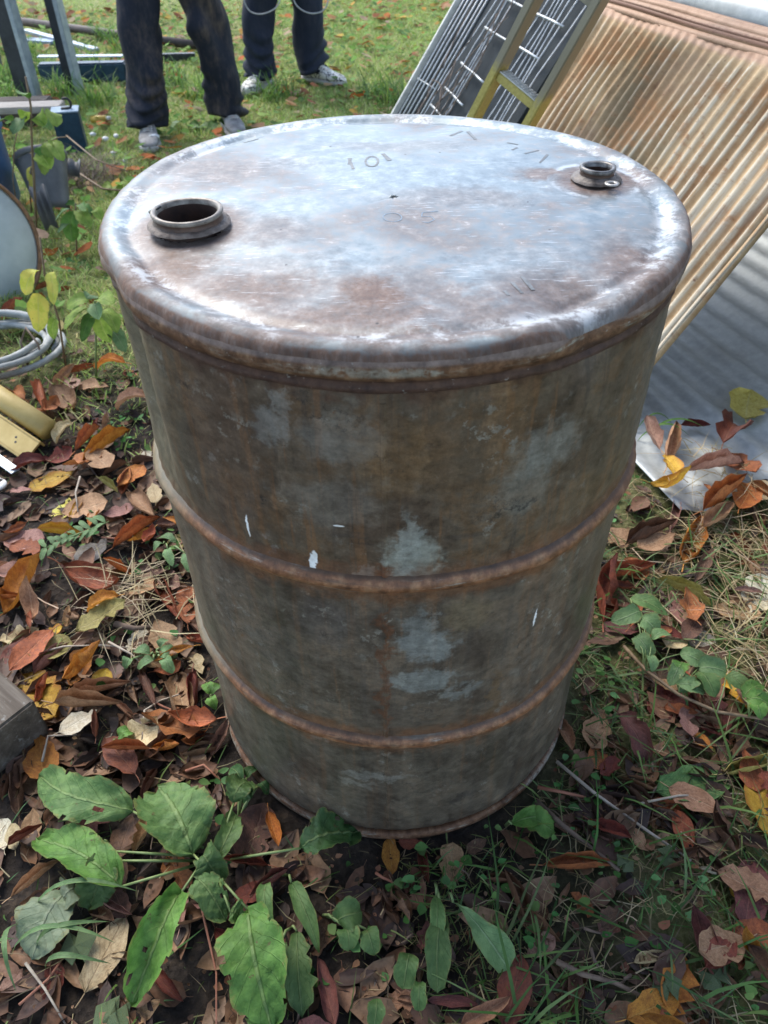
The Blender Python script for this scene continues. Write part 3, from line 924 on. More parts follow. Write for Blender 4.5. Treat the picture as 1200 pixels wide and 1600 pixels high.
# ------------------------------------------------------------------ the two people
def skin_body(name, pts, edges, rad, mat, parent, root=0):
    me = bpy.data.meshes.new(name)
    me.from_pydata([tuple(p) for p in pts], edges, [])
    o = link(name, me, mat, parent)
    md = o.modifiers.new('skin', 'SKIN'); md.use_smooth_shade = True
    for i, r in enumerate(rad): me.skin_vertices[0].data[i].radius = (r, r)
    me.skin_vertices[0].data[root].use_root = True
    md = o.modifiers.new('sub', 'SUBSURF'); md.levels = 1; md.render_levels = 1
    return o
skin_m = simple('skin', (.45, .25, .17), (.55, .33, .23), 30, .5)
hair_m = simple('brown_hair', (.05, .03, .02), (.10, .06, .04), 60, .6, stretch=(1, 1, .2))
def denim(name, base, mud, amt, side=1):
    n = N(name)
    n1 = n.noise(n.obj, 6, 7, .62); n2 = n.noise(n.scale(n.obj, (1, 1, .35)), 34, 6, .7); n3 = n.noise(n.obj, 420, 2)
    col = n.mix(n2, tuple(c*.6 for c in base), tuple(c*1.6 for c in base))
    k = n.mul(n.mul(n.sm(n.addm(n.mul(n1, .55), n.mul(n2, .45)), .44, .68), n.math('MULTIPLY_ADD', n2, .8, .25)), amt)
    col = n.mix(k, col, mud)
    return n.out(col, .82, 0, n.bump(n.addm(n.mul(n2, .6), n.mul(n3, .3)), .4, .004), .25)
def trouser_leg(mb, hip, knee, ankle, seed, r0=.105, r1=.098, r2=.088, cuff=.0, fold=1.0):
    """a loose trouser leg with folds that gather towards the shoe"""
    rr = random.Random(seed)
    n, m = 36, 64
    ph = [rr.uniform(0, 6.28) for _ in range(12)]
    V, Fc = [], []
    for j in range(m+1):
        t = j/m
        if t < .5: c = hip.lerp(knee, t*2); rad = r0+(r1-r0)*t*2
        else: c = knee.lerp(ankle, (t-.5)*2); rad = r1+(r2-r1)*(t-.5)*2
        c = c + Vector((.010*math.sin(t*7+ph[0]), .012*math.sin(t*5+ph[1]), 0))
        low = max(0, (t-.72)/.28)
        kn = math.exp(-((t-.5)/.10)**2)
        for k in range(n):
            q_ = 2*math.pi*k/n
            w = (.004+.011*low+.007*kn)*fold*math.sin(t*(20+16*low)+2.6*math.sin(q_+ph[2])+1.2*math.sin(q_*2+t*9)+ph[3])*(.45+.55*math.sin(q_*1+t*7+ph[4]))
            w += .006*fold*math.sin(q_*3+t*9+ph[5]) + .005*fold*math.sin(q_*2-t*14+ph[6])
            rx, ry = rad*.93, rad*1.08
            V.append((c.x+(rx+w)*math.cos(q_), c.y+(ry+w)*math.sin(q_), c.z+(.006*math.sin(q_*2+ph[7])+.010*math.sin(q_+ph[8]))*low))
    # turned-in hem
    for k in range(n):
        q_ = 2*math.pi*k/n
        x, y, z = V[m*n+k]
        V.append((ankle.x+(x-ankle.x)*.86, ankle.y+(y-ankle.y)*.86, z+.012))
    for j in range(m+1):
        for k in range(n): Fc.append((j*n+k, (j+1)*n+k, (j+1)*n+(k+1) % n, j*n+(k+1) % n))
    mb.add(V, Fc)
def shoe(parent, pos, yaw, upper, sole, lace, L=.305):
    T = Matrix.Translation(Vector(pos)) @ Matrix.Rotation(yaw, 4, 'Z')
    def sec(t):      # half width, top height along the foot, t from heel to toe
        w = np.interp(t, [0, .06, .2, .45, .72, .9, .97, 1], [.018, .033, .038, .040, .049, .042, .028, .010])
        h = np.interp(t, [0, .06, .2, .35, .5, .72, .9, .97, 1], [.085, .100, .104, .098, .080, .062, .052, .044, .034])
        return w, h
    def loft(z0f, z1f, grow, mi_mat, name, n=18, steps=26, par=None):
        V, Fc = [], []
        for j in range(steps+1):
            t = j/steps
            w, h = sec(t); w += grow
            a, b = z0f(t, h), z1f(t, h)
            for k in range(n):
                q_ = 2*math.pi*k/n
                cx_, sx_ = math.cos(q_), math.sin(q_)
                e = .62
                xx = w*math.copysign(abs(cx_)**e, cx_)
                zz = (a+b)/2+(b-a)/2*math.copysign(abs(sx_)**(e if sx_ < 0 else .9), sx_)
                if sx_ > 0 and name == 'upper': xx *= 1-.38*sx_**2
                V.append(T @ Vector(((t-.28)*L, xx, zz)))
        for j in range(steps):
            for k in range(n): Fc.append((j*n+k, j*n+(k+1) % n, (j+1)*n+(k+1) % n, (j+1)*n+k))
        Fc += [tuple(range(n))[::-1], tuple(steps*n+k for k in range(n))]
        b_ = MB(); b_.add(V, Fc); return b_.build(name, mi_mat, par or parent)
    up = loft(lambda t, h: .022, lambda t, h: h, -.003, upper, 'shoe')
    loft(lambda t, h: .0+.006*max(0, t-.8)*5, lambda t, h: .030+.006*abs(t-.5), .003, sole, 'sole', par=up)
    for i in range(5):
        t = .42+.055*i
        w, h = sec(t)
        b_ = MB(); b_.tube([T @ Vector(((t-.28)*L, y, h-.001+.005*math.cos(y/.022*1.3))) for y in np.linspace(-.022, .022, 7)], .0034, 6)
        b_.build('lace', lace, up)
    return up
def person(loc, feet, hips, kn, trm, seed, shoes, yaw_body, label, top_m, r=(.105, .098, .088), fold=1.):
    """feet: two (x, y, yaw); the upper body stands above the photograph's edge"""
    root = meta(empty('person', (0, 0, 0)), label, 'person')
    hx, hy, hz = hips
    tr = MB()
    P, E_, rad = [Vector((hx, hy, hz+.06))], [], [.12]
    ca, sa = math.cos(yaw_body), math.sin(yaw_body)
    across = Vector((ca, sa, 0)); fwd = Vector((sa, -ca, 0))
    for i, (fx, fy, fyaw) in enumerate(feet):
        sg = -1 if i == 0 else 1
        hip = Vector((hx, hy, hz)) + across*sg*.095
        ank = Vector((fx, fy, .062))
        knee = hip.lerp(ank, .52) + fwd*kn
        trouser_leg(tr, hip, knee, ank, seed+i, *r, fold=fold)
        b = len(P)
        toe = Vector((fx+.12*math.cos(fyaw), fy+.12*math.sin(fyaw), .045))
        P += [hip, knee, ank, toe]; rad += [.085, .056, .036, .028]
        E_ += [(0, b), (b, b+1), (b+1, b+2), (b+2, b+3)]
        shoe(root, (fx, fy, .0), fyaw, *shoes)
    # hips of the trousers
    n = 32
    V, Fc = [], []
    for j, (dz, kx, ky) in enumerate(((-.10, .17, .11), (-.02, .205, .135), (.06, .20, .13), (.16, .175, .115))):
        for k in range(n):
            q_ = 2*math.pi*k/n
            p = Vector((hx, hy, hz+dz)) + across*kx*math.cos(q_) + fwd*ky*math.sin(q_)
            V.append(p)
    for j in range(3):
        for k in range(n): Fc.append((j*n+k, j*n+(k+1) % n, (j+1)*n+(k+1) % n, (j+1)*n+k))
    tr.add(V, Fc)
    tr.build('trousers', trm, root)
    base = len(P)
    sp = Vector((hx, hy, 0))
    P += [sp+Vector((0, 0, hz+.30)), sp+Vector((0, 0, hz+.50)), sp+Vector((0, 0, hz+.60)), sp+Vector((0, 0, hz+.70))+fwd*.02, sp+Vector((0, 0, hz+.80))+fwd*.03]
    rad += [.135, .13, .055, .085, .088]
    E_ += [(0, base), (base, base+1), (base+1, base+2), (base+2, base+3), (base+3, base+4)]
    for sg in (-1, 1):
        b = len(P)
        sh = sp+Vector((0, 0, hz+.50))+across*sg*.19
        el = sh+Vector((0, 0, -.28))+across*sg*.05
        wr = el+Vector((0, 0, -.16))+fwd*.17-across*sg*.06
        hd = wr+fwd*.07-across*sg*.02
        P += [sh, el, wr, hd]; rad += [.062, .044, .030, .030]
        E_ += [(base+1, b), (b, b+1), (b+1, b+2), (b+2, b+3)]
        for f in range(5):
            off = across*(f-2)*.018
            L_ = (.045, .07, .078, .07, .055)[f]
            P += [hd+off+fwd*.03, hd+off+fwd*(.03+L_)-Vector((0, 0, .02))]; rad += [.010, .008]
            k_ = len(P)
            E_ += [(b+3, k_-2), (k_-2, k_-1)]
    body = skin_body('body', P, E_, rad, skin_m, root)
    # jumper
    V, Fc = [], []
    prof = [(.02, .205, .14), (.16, .20, .135), (.32, .205, .135), (.46, .215, .125), (.53, .17, .10), (.575, .085, .075), (.60, .07, .065)]
    mb = MB()
    for dz, kx, ky in prof:
        for k in range(n):
            q_ = 2*math.pi*k/n
            V.append(sp+Vector((0, 0, hz+dz))+across*kx*math.cos(q_)+fwd*ky*math.sin(q_))
    for j in range(len(prof)-1):
        for k in range(n): Fc.append((j*n+k, j*n+(k+1) % n, (j+1)*n+(k+1) % n, (j+1)*n+k))
    mb.add(V, Fc)
    for sg in (-1, 1):
        sh = sp+Vector((0, 0, hz+.49))+across*sg*.17
        el = sp+Vector((0, 0, hz+.22))+across*sg*.24
        wr = el+Vector((0, 0, -.145))+fwd*.155-across*sg*.055
        mb.tube([sh, sh.lerp(el, .5)+across*sg*.012, el, el.lerp(wr, .6), wr], [.082, .074, .064, .055, .046], 16)
    mb.build('jumper', top_m, root)
    hc = sp+Vector((0, 0, hz+.77))+fwd*.02
    mb = MB()
    mb.lathe([(.001, .115), (.05, .105), (.085, .07), (.098, .02), (.095, -.03), (.08, -.05)], 24, c=(hc.x-fwd.x*.012, hc.y-fwd.y*.012, hc.z))
    mb.build('hair', hair_m, root)
    for sg in (-1, 1):
        p = hc+fwd*.088+across*sg*.032-Vector((0, 0, .01))
        mb = MB(); mb.lathe([(.001, .011), (.008, .008), (.011, 0), (.008, -.008), (.001, -.011)], 12, c=p); mb.build('eye', simple('eye_white', (.6, .6, .58), (.7, .7, .68), 10, .2), root)
    p = hc+fwd*.100-Vector((0, 0, .03))
    mb = MB(); mb.tube([p+Vector((0, 0, .03))-fwd*.01, p+fwd*.012, p-fwd*.004-Vector((0, 0, .008))], [.007, .013, .009], 8); mb.build('nose', skin_m, root)
    p = hc+fwd*.090-Vector((0, 0, .068))
    mb = MB(); mb.tube([p-across*.024-fwd*.008, p, p+across*.024-fwd*.008], [.003, .006, .003], 8); mb.build('mouth', simple('lip', (.40, .16, .13), (.46, .20, .16), 20, .5), root)
    return root
def trainer(name, a, b, sc):
    n = N(name)
    w = n.noise(n.obj, sc, 2, .5, .6)
    k = n.sm(n.math('ABSOLUTE', n.sub(w, .5)), .030, .055)
    col = n.mix(k, a, b)
    return n.out(col, .6, 0, n.bump(k, .4, .004), .3)
grey_up = simple('worn_grey_trainer', (.13, .125, .12), (.33, .32, .30), 26, .7, 0, .4)
sole_w = simple('pale_sole', (.28, .27, .25), (.46, .45, .42), 30, .6)
lace_g = simple('grey_lace', (.35, .34, .32), (.5, .49, .47), 40, .7)
pat_up = trainer('patterned_trainer', (.022, .026, .030), (.62, .61, .55), 34)
lace_w = simple('pale_lace', (.55, .54, .50), (.7, .69, .65), 40, .7)
f1, f2 = ground(236, 219), ground(360, 200)
navy = denim('muddy_dark_denim', (.014, .017, .026), (.15, .11, .080), .75)
person((0, 0, 0), [(f1[0], f1[1], R(-78)), (f2[0], f2[1], R(-70))], ((f1[0]+f2[0])/2-.02, (f1[1]+f2[1])/2+.12, .88), .03, navy, 11,
       (grey_up, sole_w, lace_g), 0, 'person in mud stained dark jeans and worn grey trainers standing on the grass',
       simple('dark_jumper', (.03, .03, .035), (.06, .06, .07), 60, .9), (.104, .092, .088), 1.5)
f3, f4 = ground(412, 136), ground(492, 128)
navy2 = denim('dark_navy_cotton', (.012, .017, .030), (.06, .055, .055), .35)
person((0, 0, 0), [(f3[0], f3[1], R(-112)), (f4[0], f4[1], R(-35))], ((f3[0]+f4[0])/2+.0, (f3[1]+f4[1])/2+.06, .90), .02, navy2, 23,
       (pat_up, sole_w, lace_w), R(6), 'person in dark navy trousers and black and white patterned trainers on the lawn',
       simple('navy_jumper', (.03, .035, .05), (.05, .06, .08), 60, .9), (.104, .092, .088), 1.35)
# pale cord hanging round that person's knees
dk = np.linalg.norm(np.array([f3[0], f3[1]-.12, .42])-cam_pos)
def at_y(px, py, Y):
    r = ray(px, py); t = (Y-cam_pos[1])/r[1]; return cam_pos + r*t
Yc = f3[1]-.135
mb = MB()
cp = [(380, -60), (379, -12), (384, 8), (393, 19), (408, 22), (424, 17), (434, 8), (444, -14), (455, -8), (463, 8), (476, 18), (490, 21), (504, 17), (512, 4), (516, -30), (520, -80)]
pts = [Vector(at_y(px, py, Yc)) for px, py in cp]
sm_ = []
for i in range(len(pts)-1):
    p0, p1_, p2, p3 = pts[max(i-1, 0)], pts[i], pts[i+1], pts[min(i+2, len(pts)-1)]
    for t in np.linspace(0, 1, 6)[:-1]:
        sm_.append(.5*((2*p1_)+(p2-p0)*t+(2*p0-5*p1_+4*p2-p3)*t*t+(3*p1_-p0-3*p2+p3)*t**3))
mb.tube(sm_+[pts[-1]], .0034, 8)
o = mb.build('cord', simple('pale_cord', (.26, .27, .28), (.42, .42, .42), 60, .7))
meta(o, 'thin pale cord hanging in two loops in front of the navy trousers', 'cord')

# ------------------------------------------------------------------ odds and ends on the left
def V3(a): return Vector((float(a[0]), float(a[1]), float(a[2])))
steel_d = simple('dark_steel', (.012, .016, .024), (.035, .040, .050), 18, .45, .2, .2)
steel_l = simple('worn_pale_steel', (.22, .27, .33), (.38, .43, .48), 22, .4, .4, .2)
blue_l = simple('light_blue_paint', (.11, .18, .25), (.22, .30, .38), 30, .5, .1, .2)
blue_d = simple('dark_blue_paint', (.008, .028, .055), (.022, .060, .10), 30, .45, .1, .2)
# upright steel posts of a rack
rack = meta(empty('steel_rack', (0, 0, 0)), 'two upright dark steel posts with pale lit sides at the edge of the lawn', 'rack')
for (px, py, wd, wp) in ((46, 160, .088, .026), (116, 146, .052, .026)):
    p = ground(px, py)
    mb = MB(); mb.box((p[0], p[1], .55), (wd, .05, 1.12), Matrix.Rotation(R(-8), 4, 'Z'), .003)
    po = sharp(mb.build('post', steel_d, rack))
    mb = MB(); mb.box((p[0]+wd/2+wp/2-.002, p[1]-.008, .55), (wp, .07, 1.12), Matrix.Rotation(R(-8), 4, 'Z'), .003)  # pale strip stands in for the light on the post's right side
    sharp(mb.build('flange', steel_l, po))
pa, pb = ground(46, 160), ground(116, 146)
mb = MB(); mid_ = (np.array(pa)+np.array(pb))/2
mb.box((mid_[0], mid_[1], 1.14), (.75, .07, .06), Matrix.Rotation(math.atan2(pb[1]-pa[1], pb[0]-pa[0]), 4, 'Z'), .003); mb.build('crossbar', steel_d, rack)
bd = ground(-14, 108)
mb = MB(); mb.box((bd[0]-.12, bd[1]+.08, .34), (.34, .02, .68), Matrix.Rotation(R(10), 4, 'Z') @ Matrix.Rotation(R(-12), 4, 'X'), .002)
meta(sharp(mb.build('grey_board', simple('grey_board', (.06, .065, .065), (.12, .125, .12), 14, .8))), 'dull grey board standing behind the thicker of the two steel posts', 'board')
# lengths of metal and timber lying on the grass
def bar_between(name, p, q, w, h, z, mat, label, cat, rollz=0):
    p, q = V3(p), V3(q); d = q-p; L_ = d.length
    mb = MB(); mb.box((0, 0, 0), (L_, w, h), Matrix.Rotation(rollz, 4, 'X'), min(w, h)*.12)
    o = sharp(mb.build(name, mat)); o.location = (p+q)/2+Vector((0, 0, z)); o.rotation_euler = (0, -math.asin(d.z/L_), math.atan2(d.y, d.x))
    return meta(o, label, cat)
p, q_ = ground(20, 32, .05), ground(340, 75, .03)
mb = MB(); mb.tube([V3(p), V3(p).lerp(V3(q_), .5), V3(q_)], .028, 12)
meta(mb.build('iron_pole', simple('rusty_black_iron', (.025, .018, .016), (.075, .055, .045), 25, .6, 0, .4)), 'long dark iron pole lying on the grass behind the muddy jeans', 'pole')
bar_between('steel_beam', ground(60, 100, .10), ground(196, 97, .10), .075, .10, -.045, blue_d, 'dark blue steel beam with a bright top edge lying behind the muddy jeans', 'beam')
bar_between('steel_flat', ground(60, 89, .11), ground(192, 88, .11), .05, .006, .003, steel_l, 'bright flat bar lying along the top of the blue beam', 'metal bar')
bar_between('steel_strip', ground(40, 48, .05), ground(150, 78, .03), .05, .02, 0, steel_l, 'pale steel strip lying slantwise behind the two steel posts', 'metal bar')
bar_between('steel_angle', ground(34, 62, .03), ground(86, 66, .03), .09, .02, 0, blue_l, 'short blue grey steel plate lying between the two steel posts', 'metal plate')
bar_between('dark_bar', ground(232, 90, .03), ground(305, 88, .03), .04, .04, 0, steel_d, 'thin dark bar on the grass between the muddy trouser legs', 'metal bar')
bar_between('grey_plank', ground(-30, 170, .14), ground(98, 166, .14), .11, .028, 0, simple('weathered_plank', (.20, .18, .155), (.38, .35, .31), 14, .75, 0, .4, stretch=(1, 12, 12)), 'short weathered grey plank lying in front of the steel posts', 'plank')
p = ground(40, 196)
mb = MB(); mb.box((p[0]-.06, p[1], .06), (.42, .10, .12), Matrix.Rotation(R(4), 4, 'Z'), .006)
meta(sharp(mb.build('timber_baulk', simple('dark_timber', (.03, .025, .02), (.075, .06, .05), 16, .85, 0, .5, stretch=(1, 9, 9)))), 'dark squared timber under the weathered grey plank', 'timber')
# blue square tube with its hook
tub = ground(118, 236)
tube_root = meta(empty('blue_tube_post', (tub[0], tub[1], 0), R(14)), 'short square tube painted blue with a black hook on its top', 'post')
TW, TL, THt = .115, .10, .17
mb = MB(); mb.box((0, 0, THt/2), (TW, TL, THt), None, .004); sharp(mb.build('tube_body', blue_d, tube_root))
mb = MB(); mb.box((0, 0, THt+.003), (TW+.004, TL+.004, .006), None, .002); sharp(mb.build('top_plate', blue_l, tube_root))
mb = MB(); mb.tube([Vector((.012+.020*math.cos(t), .0, THt+.026+.022*math.sin(t))) for t in np.linspace(-1.9, 2.2, 14)], .0055, 8)
mb.box((.004, 0, THt+.009), (.036, .026, .008), None, .002)
mb.build('hook', simple('black_iron', (.008, .008, .009), (.02, .02, .02), 30, .5), tube_root)
p = ground(157, 189, .01)
mb = MB(); mb.tube([(-.045, 0, .018), (.03, .004, .018)], .017, 12); o = mb.build('yellow_canister', simple('yellow_plastic', (.50, .33, .05), (.62, .43, .10), 20, .4))
mb = MB(); mb.tube([(.03, .004, .018), (.052, .005, .018)], .012, 12); mb.build('cap', simple('pale_cap', (.35, .40, .38), (.5, .52, .5), 20, .4), o)
o.location = (p[0], p[1], 0); meta(o, 'small yellow plastic canister lying on the grass beside the blue tube', 'canister')
# pale stones
stone_m = simple('white_stone', (.55, .56, .55), (.78, .79, .78), 40, .6)
for i, (px, py, r, lb) in enumerate(((148, 221, .013, 'white stone nearest the blue tube'), (167, 229, .014, 'round white stone between its two neighbours beyond the drum'), (184, 224, .013, 'long white stone nearest the muddy jeans'), (179, 249, .009, 'small white stone low in the moss beyond the drum'), (243, 232, .026, 'large pale stone at the toe of the grey trainer'), (198, 262, .010, 'tiny pale stone beside an orange leaf beyond the drum'))):
    bm = bmesh.new(); bmesh.ops.create_icosphere(bm, subdivisions=2, radius=r)
    rr = random.Random(i)
    for v in bm.verts: v.co = Vector((v.co.x*1.25, v.co.y*.9, v.co.z*.75))*(1+rr.uniform(-.12, .12))
    me = bpy.data.meshes.new('pebble'); bm.to_mesh(me); bm.free()
    me.polygons.foreach_set('use_smooth', [True]*len(me.polygons))
    p = ground(px, py); o = link('pebble', me, stone_m, None, (p[0], p[1], r*.9+.02)); o.rotation_euler.z = i
    meta(o, lb, 'stone', 'white stones beyond the drum')
# blue barrel
bp = ground(-50, 330)
barrel = meta(empty('blue_barrel', (bp[0], bp[1], 0), .4), 'blue plastic barrel with moulded rings cut by the edge of the picture', 'barrel')
def blue_mat():
    n = N('blue_barrel_plastic')
    n1 = n.noise(n.obj, 9, 6); n2 = n.noise(n.obj, 70, 5)
    col = n.mix(n1, (.018, .060, .16), (.055, .14, .30))
    col = n.mix(n.mul(n.sm(n2, .58, .7), .4), col, (.25, .30, .36))
    return n.out(col, .38, 0, n.bump(n2, .15, .001), .45)
barrel.scale = (1, 1, 1.35)
blu = blue_mat()
BRr = .205
mb = MB(); mb.lathe([(.0, 0), (BRr-.02, 0), (BRr, .03), (BRr+.002, .20), (BRr+.014, .212), (BRr+.014, .228), (BRr, .24), (BRr, .262), (BRr+.012, .274), (BRr+.012, .288), (BRr-.004, .30), (BRr-.008, .56), (BRr-.03, .60), (.10, .61), (.0, .61)], 64)
mb.build('barrel_body', blu, barrel)
mb = MB(); mb.lathe([(.06, .608), (.06, .632), (.0, .632)], 32, c=(.06, .05, 0)); mb.build('screw_cap', steel_d, barrel)
# old round drum head leaning on it
dc = far(-66, 392, 2.28)
lidr = meta(empty('leaning_lid', tuple(dc)), 'grey round drum lid with a rusty brown rim leaning at the edge of the picture', 'drum lid')
nrm = Vector(cam_pos-dc); nrm.z *= .35; nrm = (nrm.normalized()+Vector((.15, .0, .05))).normalized()
lidr.rotation_euler = nrm.to_track_quat('Z', 'Y').to_euler()
LR = .237
gl = simple('grey_green_steel', (.34, .40, .42), (.50, .56, .57), 8, .5, .3, .15)
rl = simple('brown_rust', (.12, .06, .028), (.28, .15, .075), 60, .7, 0, .5)
mb = MB(); mb.lathe([(.001, .0), (LR*.4, .002), (LR*.93, .0), (LR*.955, -.004), (LR*.96, -.02), (.001, -.02)], 96); mb.build('disc', gl, lidr)
mb = MB(); mb.lathe([(LR*.955, -.006), (LR*.958, .006), (LR*.975, .010), (LR, .007), (LR+.001, -.02), (LR*.96, -.022)], 96); mb.build('rim', rl, lidr)
# cracked plastic pot and its pieces
pot_m = simple('grey_plastic', (.055, .060, .066), (.125, .13, .135), 12, .5, 0, .15)
pc = ground(98, 345)
pot = meta(empty('broken_pot', (pc[0], pc[1], 0)), 'broken dark grey plastic pot lying in the weeds behind the leaning lid', 'plant pot')
mb = MB()
Tm = Matrix.Rotation(R(20), 4, 'Z') @ Matrix.Rotation(R(-38), 4, 'X')
V, Fc = [], []
for j in range(9):
    t = j/8
    r = .055+.035*t
    for k in range(22):
        q2 = R(-150)+R(255)*k/21
        jag = .018*math.sin(k*2.1)*t**6
        V.append(Tm @ Vector((r*math.sin(q2), -r*math.cos(q2), .20*t+jag)))
for j in range(8):
    for k in range(21): Fc.append((j*22+k, j*22+k+1, (j+1)*22+k+1, (j+1)*22+k))
mb.add([v+Vector((-.02, .0, .03)) for v in V], Fc)
o = mb.build('pot_wall', pot_m, pot); md = o.modifiers.new('t', 'SOLIDIFY'); md.thickness = .003
mb = MB(); mb.lathe([(.088, .0), (.094, .002), (.096, .02), (.089, .022)], 40); mb.v = [tuple(Tm @ Vector((x, y, z+.19))+Vector((-.02, 0, .03))) for x, y, z in mb.v]; mb.build('pot_rim', pot_m, pot)
def shard(px, py, z, w, h, rx, rz, label):
    mb = MB()
    A = [(w*(t-.5), .02*math.sin(t*3), h*(.5+.10*math.sin(t*9))) for t in np.linspace(0, 1, 9)]
    B = [(w*.8*(t-.5), .01*math.sin(t*3)+.01, -h*(.5+.06*math.sin(t*7+1))) for t in np.linspace(0, 1, 9)]
    mb.strip(A, B)
    p = ground(px, py, z)
    o = mb.build('pot_shard', pot_m, None, True, (p[0], p[1], z)); o.rotation_euler = (R(rx), 0, R(rz))
    md = o.modifiers.new('t', 'SOLIDIFY'); md.thickness = .003
    meta(o, label, 'pot shard', 'pieces of the broken pot')
shard(80, 272, .13, .085, .05, -50, 15, 'curved grey shard resting above the mouth of the broken pot')
shard(113, 262, .10, .07, .06, -30, -20, 'small pointed grey shard behind the broken pot')
shard(70, 325, .10, .06, .13, -20, 35, 'tall dark grey shard standing beside the leaning lid')
# coil of pale hose
hc = ground(-8, 562)
hose_m = simple('pale_hose', (.20, .22, .21), (.40, .41, .39), 30, .6, 0, .15)
hose = meta(empty('hose_coil', (hc[0], hc[1], .01)), 'coil of pale grey hose lying beside the yellow pipe', 'hose')
pts = []
rr = random.Random(9)
turns = 5
for i in range(turns*28):
    a = 2*math.pi*i/28
    tn = i/28
    r = .150+.012*math.sin(tn*2.3)+.007*math.sin(a*2+tn)
    pts.append((r*1.12*math.cos(a)+.014*math.sin(tn*1.7), r*.95*math.sin(a)+.012*math.cos(tn*2.1), .012+.011*tn+.006*math.sin(a*1.0+tn*1.3)))
mb = MB(); mb.tube(pts, .0088, 10); mb.build('hose_loops', hose_m, hose)
mb = MB(); mb.tube([(.150*1.1, -.075, .01), (.165, -.06, .07), (.14, -.045, .11), (.115, -.05, .07), (.12, -.065, .01)], .0035, 6); mb.build('string_tie', vine_m, hose)
# yellow pipe and yellow bar
def soft_yellow(name):
    return simple(name, (.33, .235, .065), (.47, .36, .14), 12, .5, 0, .12)
e0, e1 = V3(ground(76, 672, .03)), V3(ground(-70, 575, .10))
mb = MB(); mb.tube([e0, e0.lerp(e1, .5), e1], .0265, 20, cap=True)
meta(mb.build('yellow_pipe', soft_yellow('yellow_pipe_paint')), 'round yellow pipe ending among the brown leaves beside the coil of hose', 'pipe')
e0, e1 = V3(ground(52, 706, .018)), V3(ground(-90, 610, .07))
d = (e1-e0); L_ = d.length
yb = empty('yellow_bar', (e0+e1)/2); yb.rotation_euler = (R(-28), -math.asin(d.z/L_), math.atan2(d.y, d.x))
meta(yb, 'flat yellow channel bar with two screw holes lying below the yellow pipe', 'bar')
ym = soft_yellow('yellow_bar_paint')
mb = MB(); mb.box((0, 0, 0), (L_, .048, .006), None, .001); sharp(mb.build('web', ym, yb))
for sgn in (-1, 1):
    mb = MB(); mb.box((0, sgn*.0265, -.008), (L_, .006, .024), None, .002); sharp(mb.build('lip', ym, yb))
for k in (0, 1):
    mb = MB(); mb.lathe([(.001, .0036), (.0030, .0034)], 12, c=((1 if d.x < 0 else 1)*(-L_/2+.055+.008*k)*(1), .004-.010*k, 0)); mb.build('screw_hole', steel_d, yb)
bar_between('galvanised_strip', ground(26, 740, .01), ground(-30, 700, .03), .022, .004, .006, steel_l, 'narrow galvanised strip poking in below the yellow bar', 'metal strip')
p = ground(-2, 762)
pb_ = meta(empty('white_bracket', (p[0], p[1], .012), R(-35)), 'rounded white bracket with a small hole beside the galvanised strip', 'bracket')
mb = MB(); mb.box((-.03, 0, 0), (.075, .034, .006), None, .0025); mb.lathe([(.001, .003), (.0165, .003), (.017, 0), (.0165, -.003), (.001, -.003)], 28, c=(.008, 0, 0)); mb.build('plate', white_m, pb_)
mb = MB(); mb.lathe([(.0005, .0034), (.004, .0034)], 16, c=(.008, 0, 0)); mb.build('hole', steel_d, pb_)
# weathered timber block at the near edge
blk = meta(empty('timber_block', tuple(ground(-6, 1138, .0)), R(-38)), 'weathered timber block with a pale painted edge beside the yellow leaf', 'timber')
def block_mat():
    n = N('weathered_block')
    n1 = n.noise(n.scale(n.obj, (3, 40, 40)), 1, 7, .65); n2 = n.noise(n.obj, 60, 6, .7)
    col = n.ramp(n1, [(.3, (.035, .028, .022)), (.5, (.085, .068, .052)), (.7, (.17, .15, .125))])
    col = n.mix(n.mul(n.sm(n2, .58, .68), .6), col, (.25, .25, .23))
    return n.out(col, .8, 0, n.bump(n1, .6, .004), .3)
mb = MB(); mb.box((0, .0, .045), (.16, .10, .09), None, .004); sharp(mb.build('block', block_mat(), blk))
mb = MB(); mb.box((0, -.0505, .0905), (.158, .006, .006), None, .001); mb.build('painted_edge', simple('flaked_blue_white', (.28, .33, .36), (.48, .52, .53), 50, .6), blk)

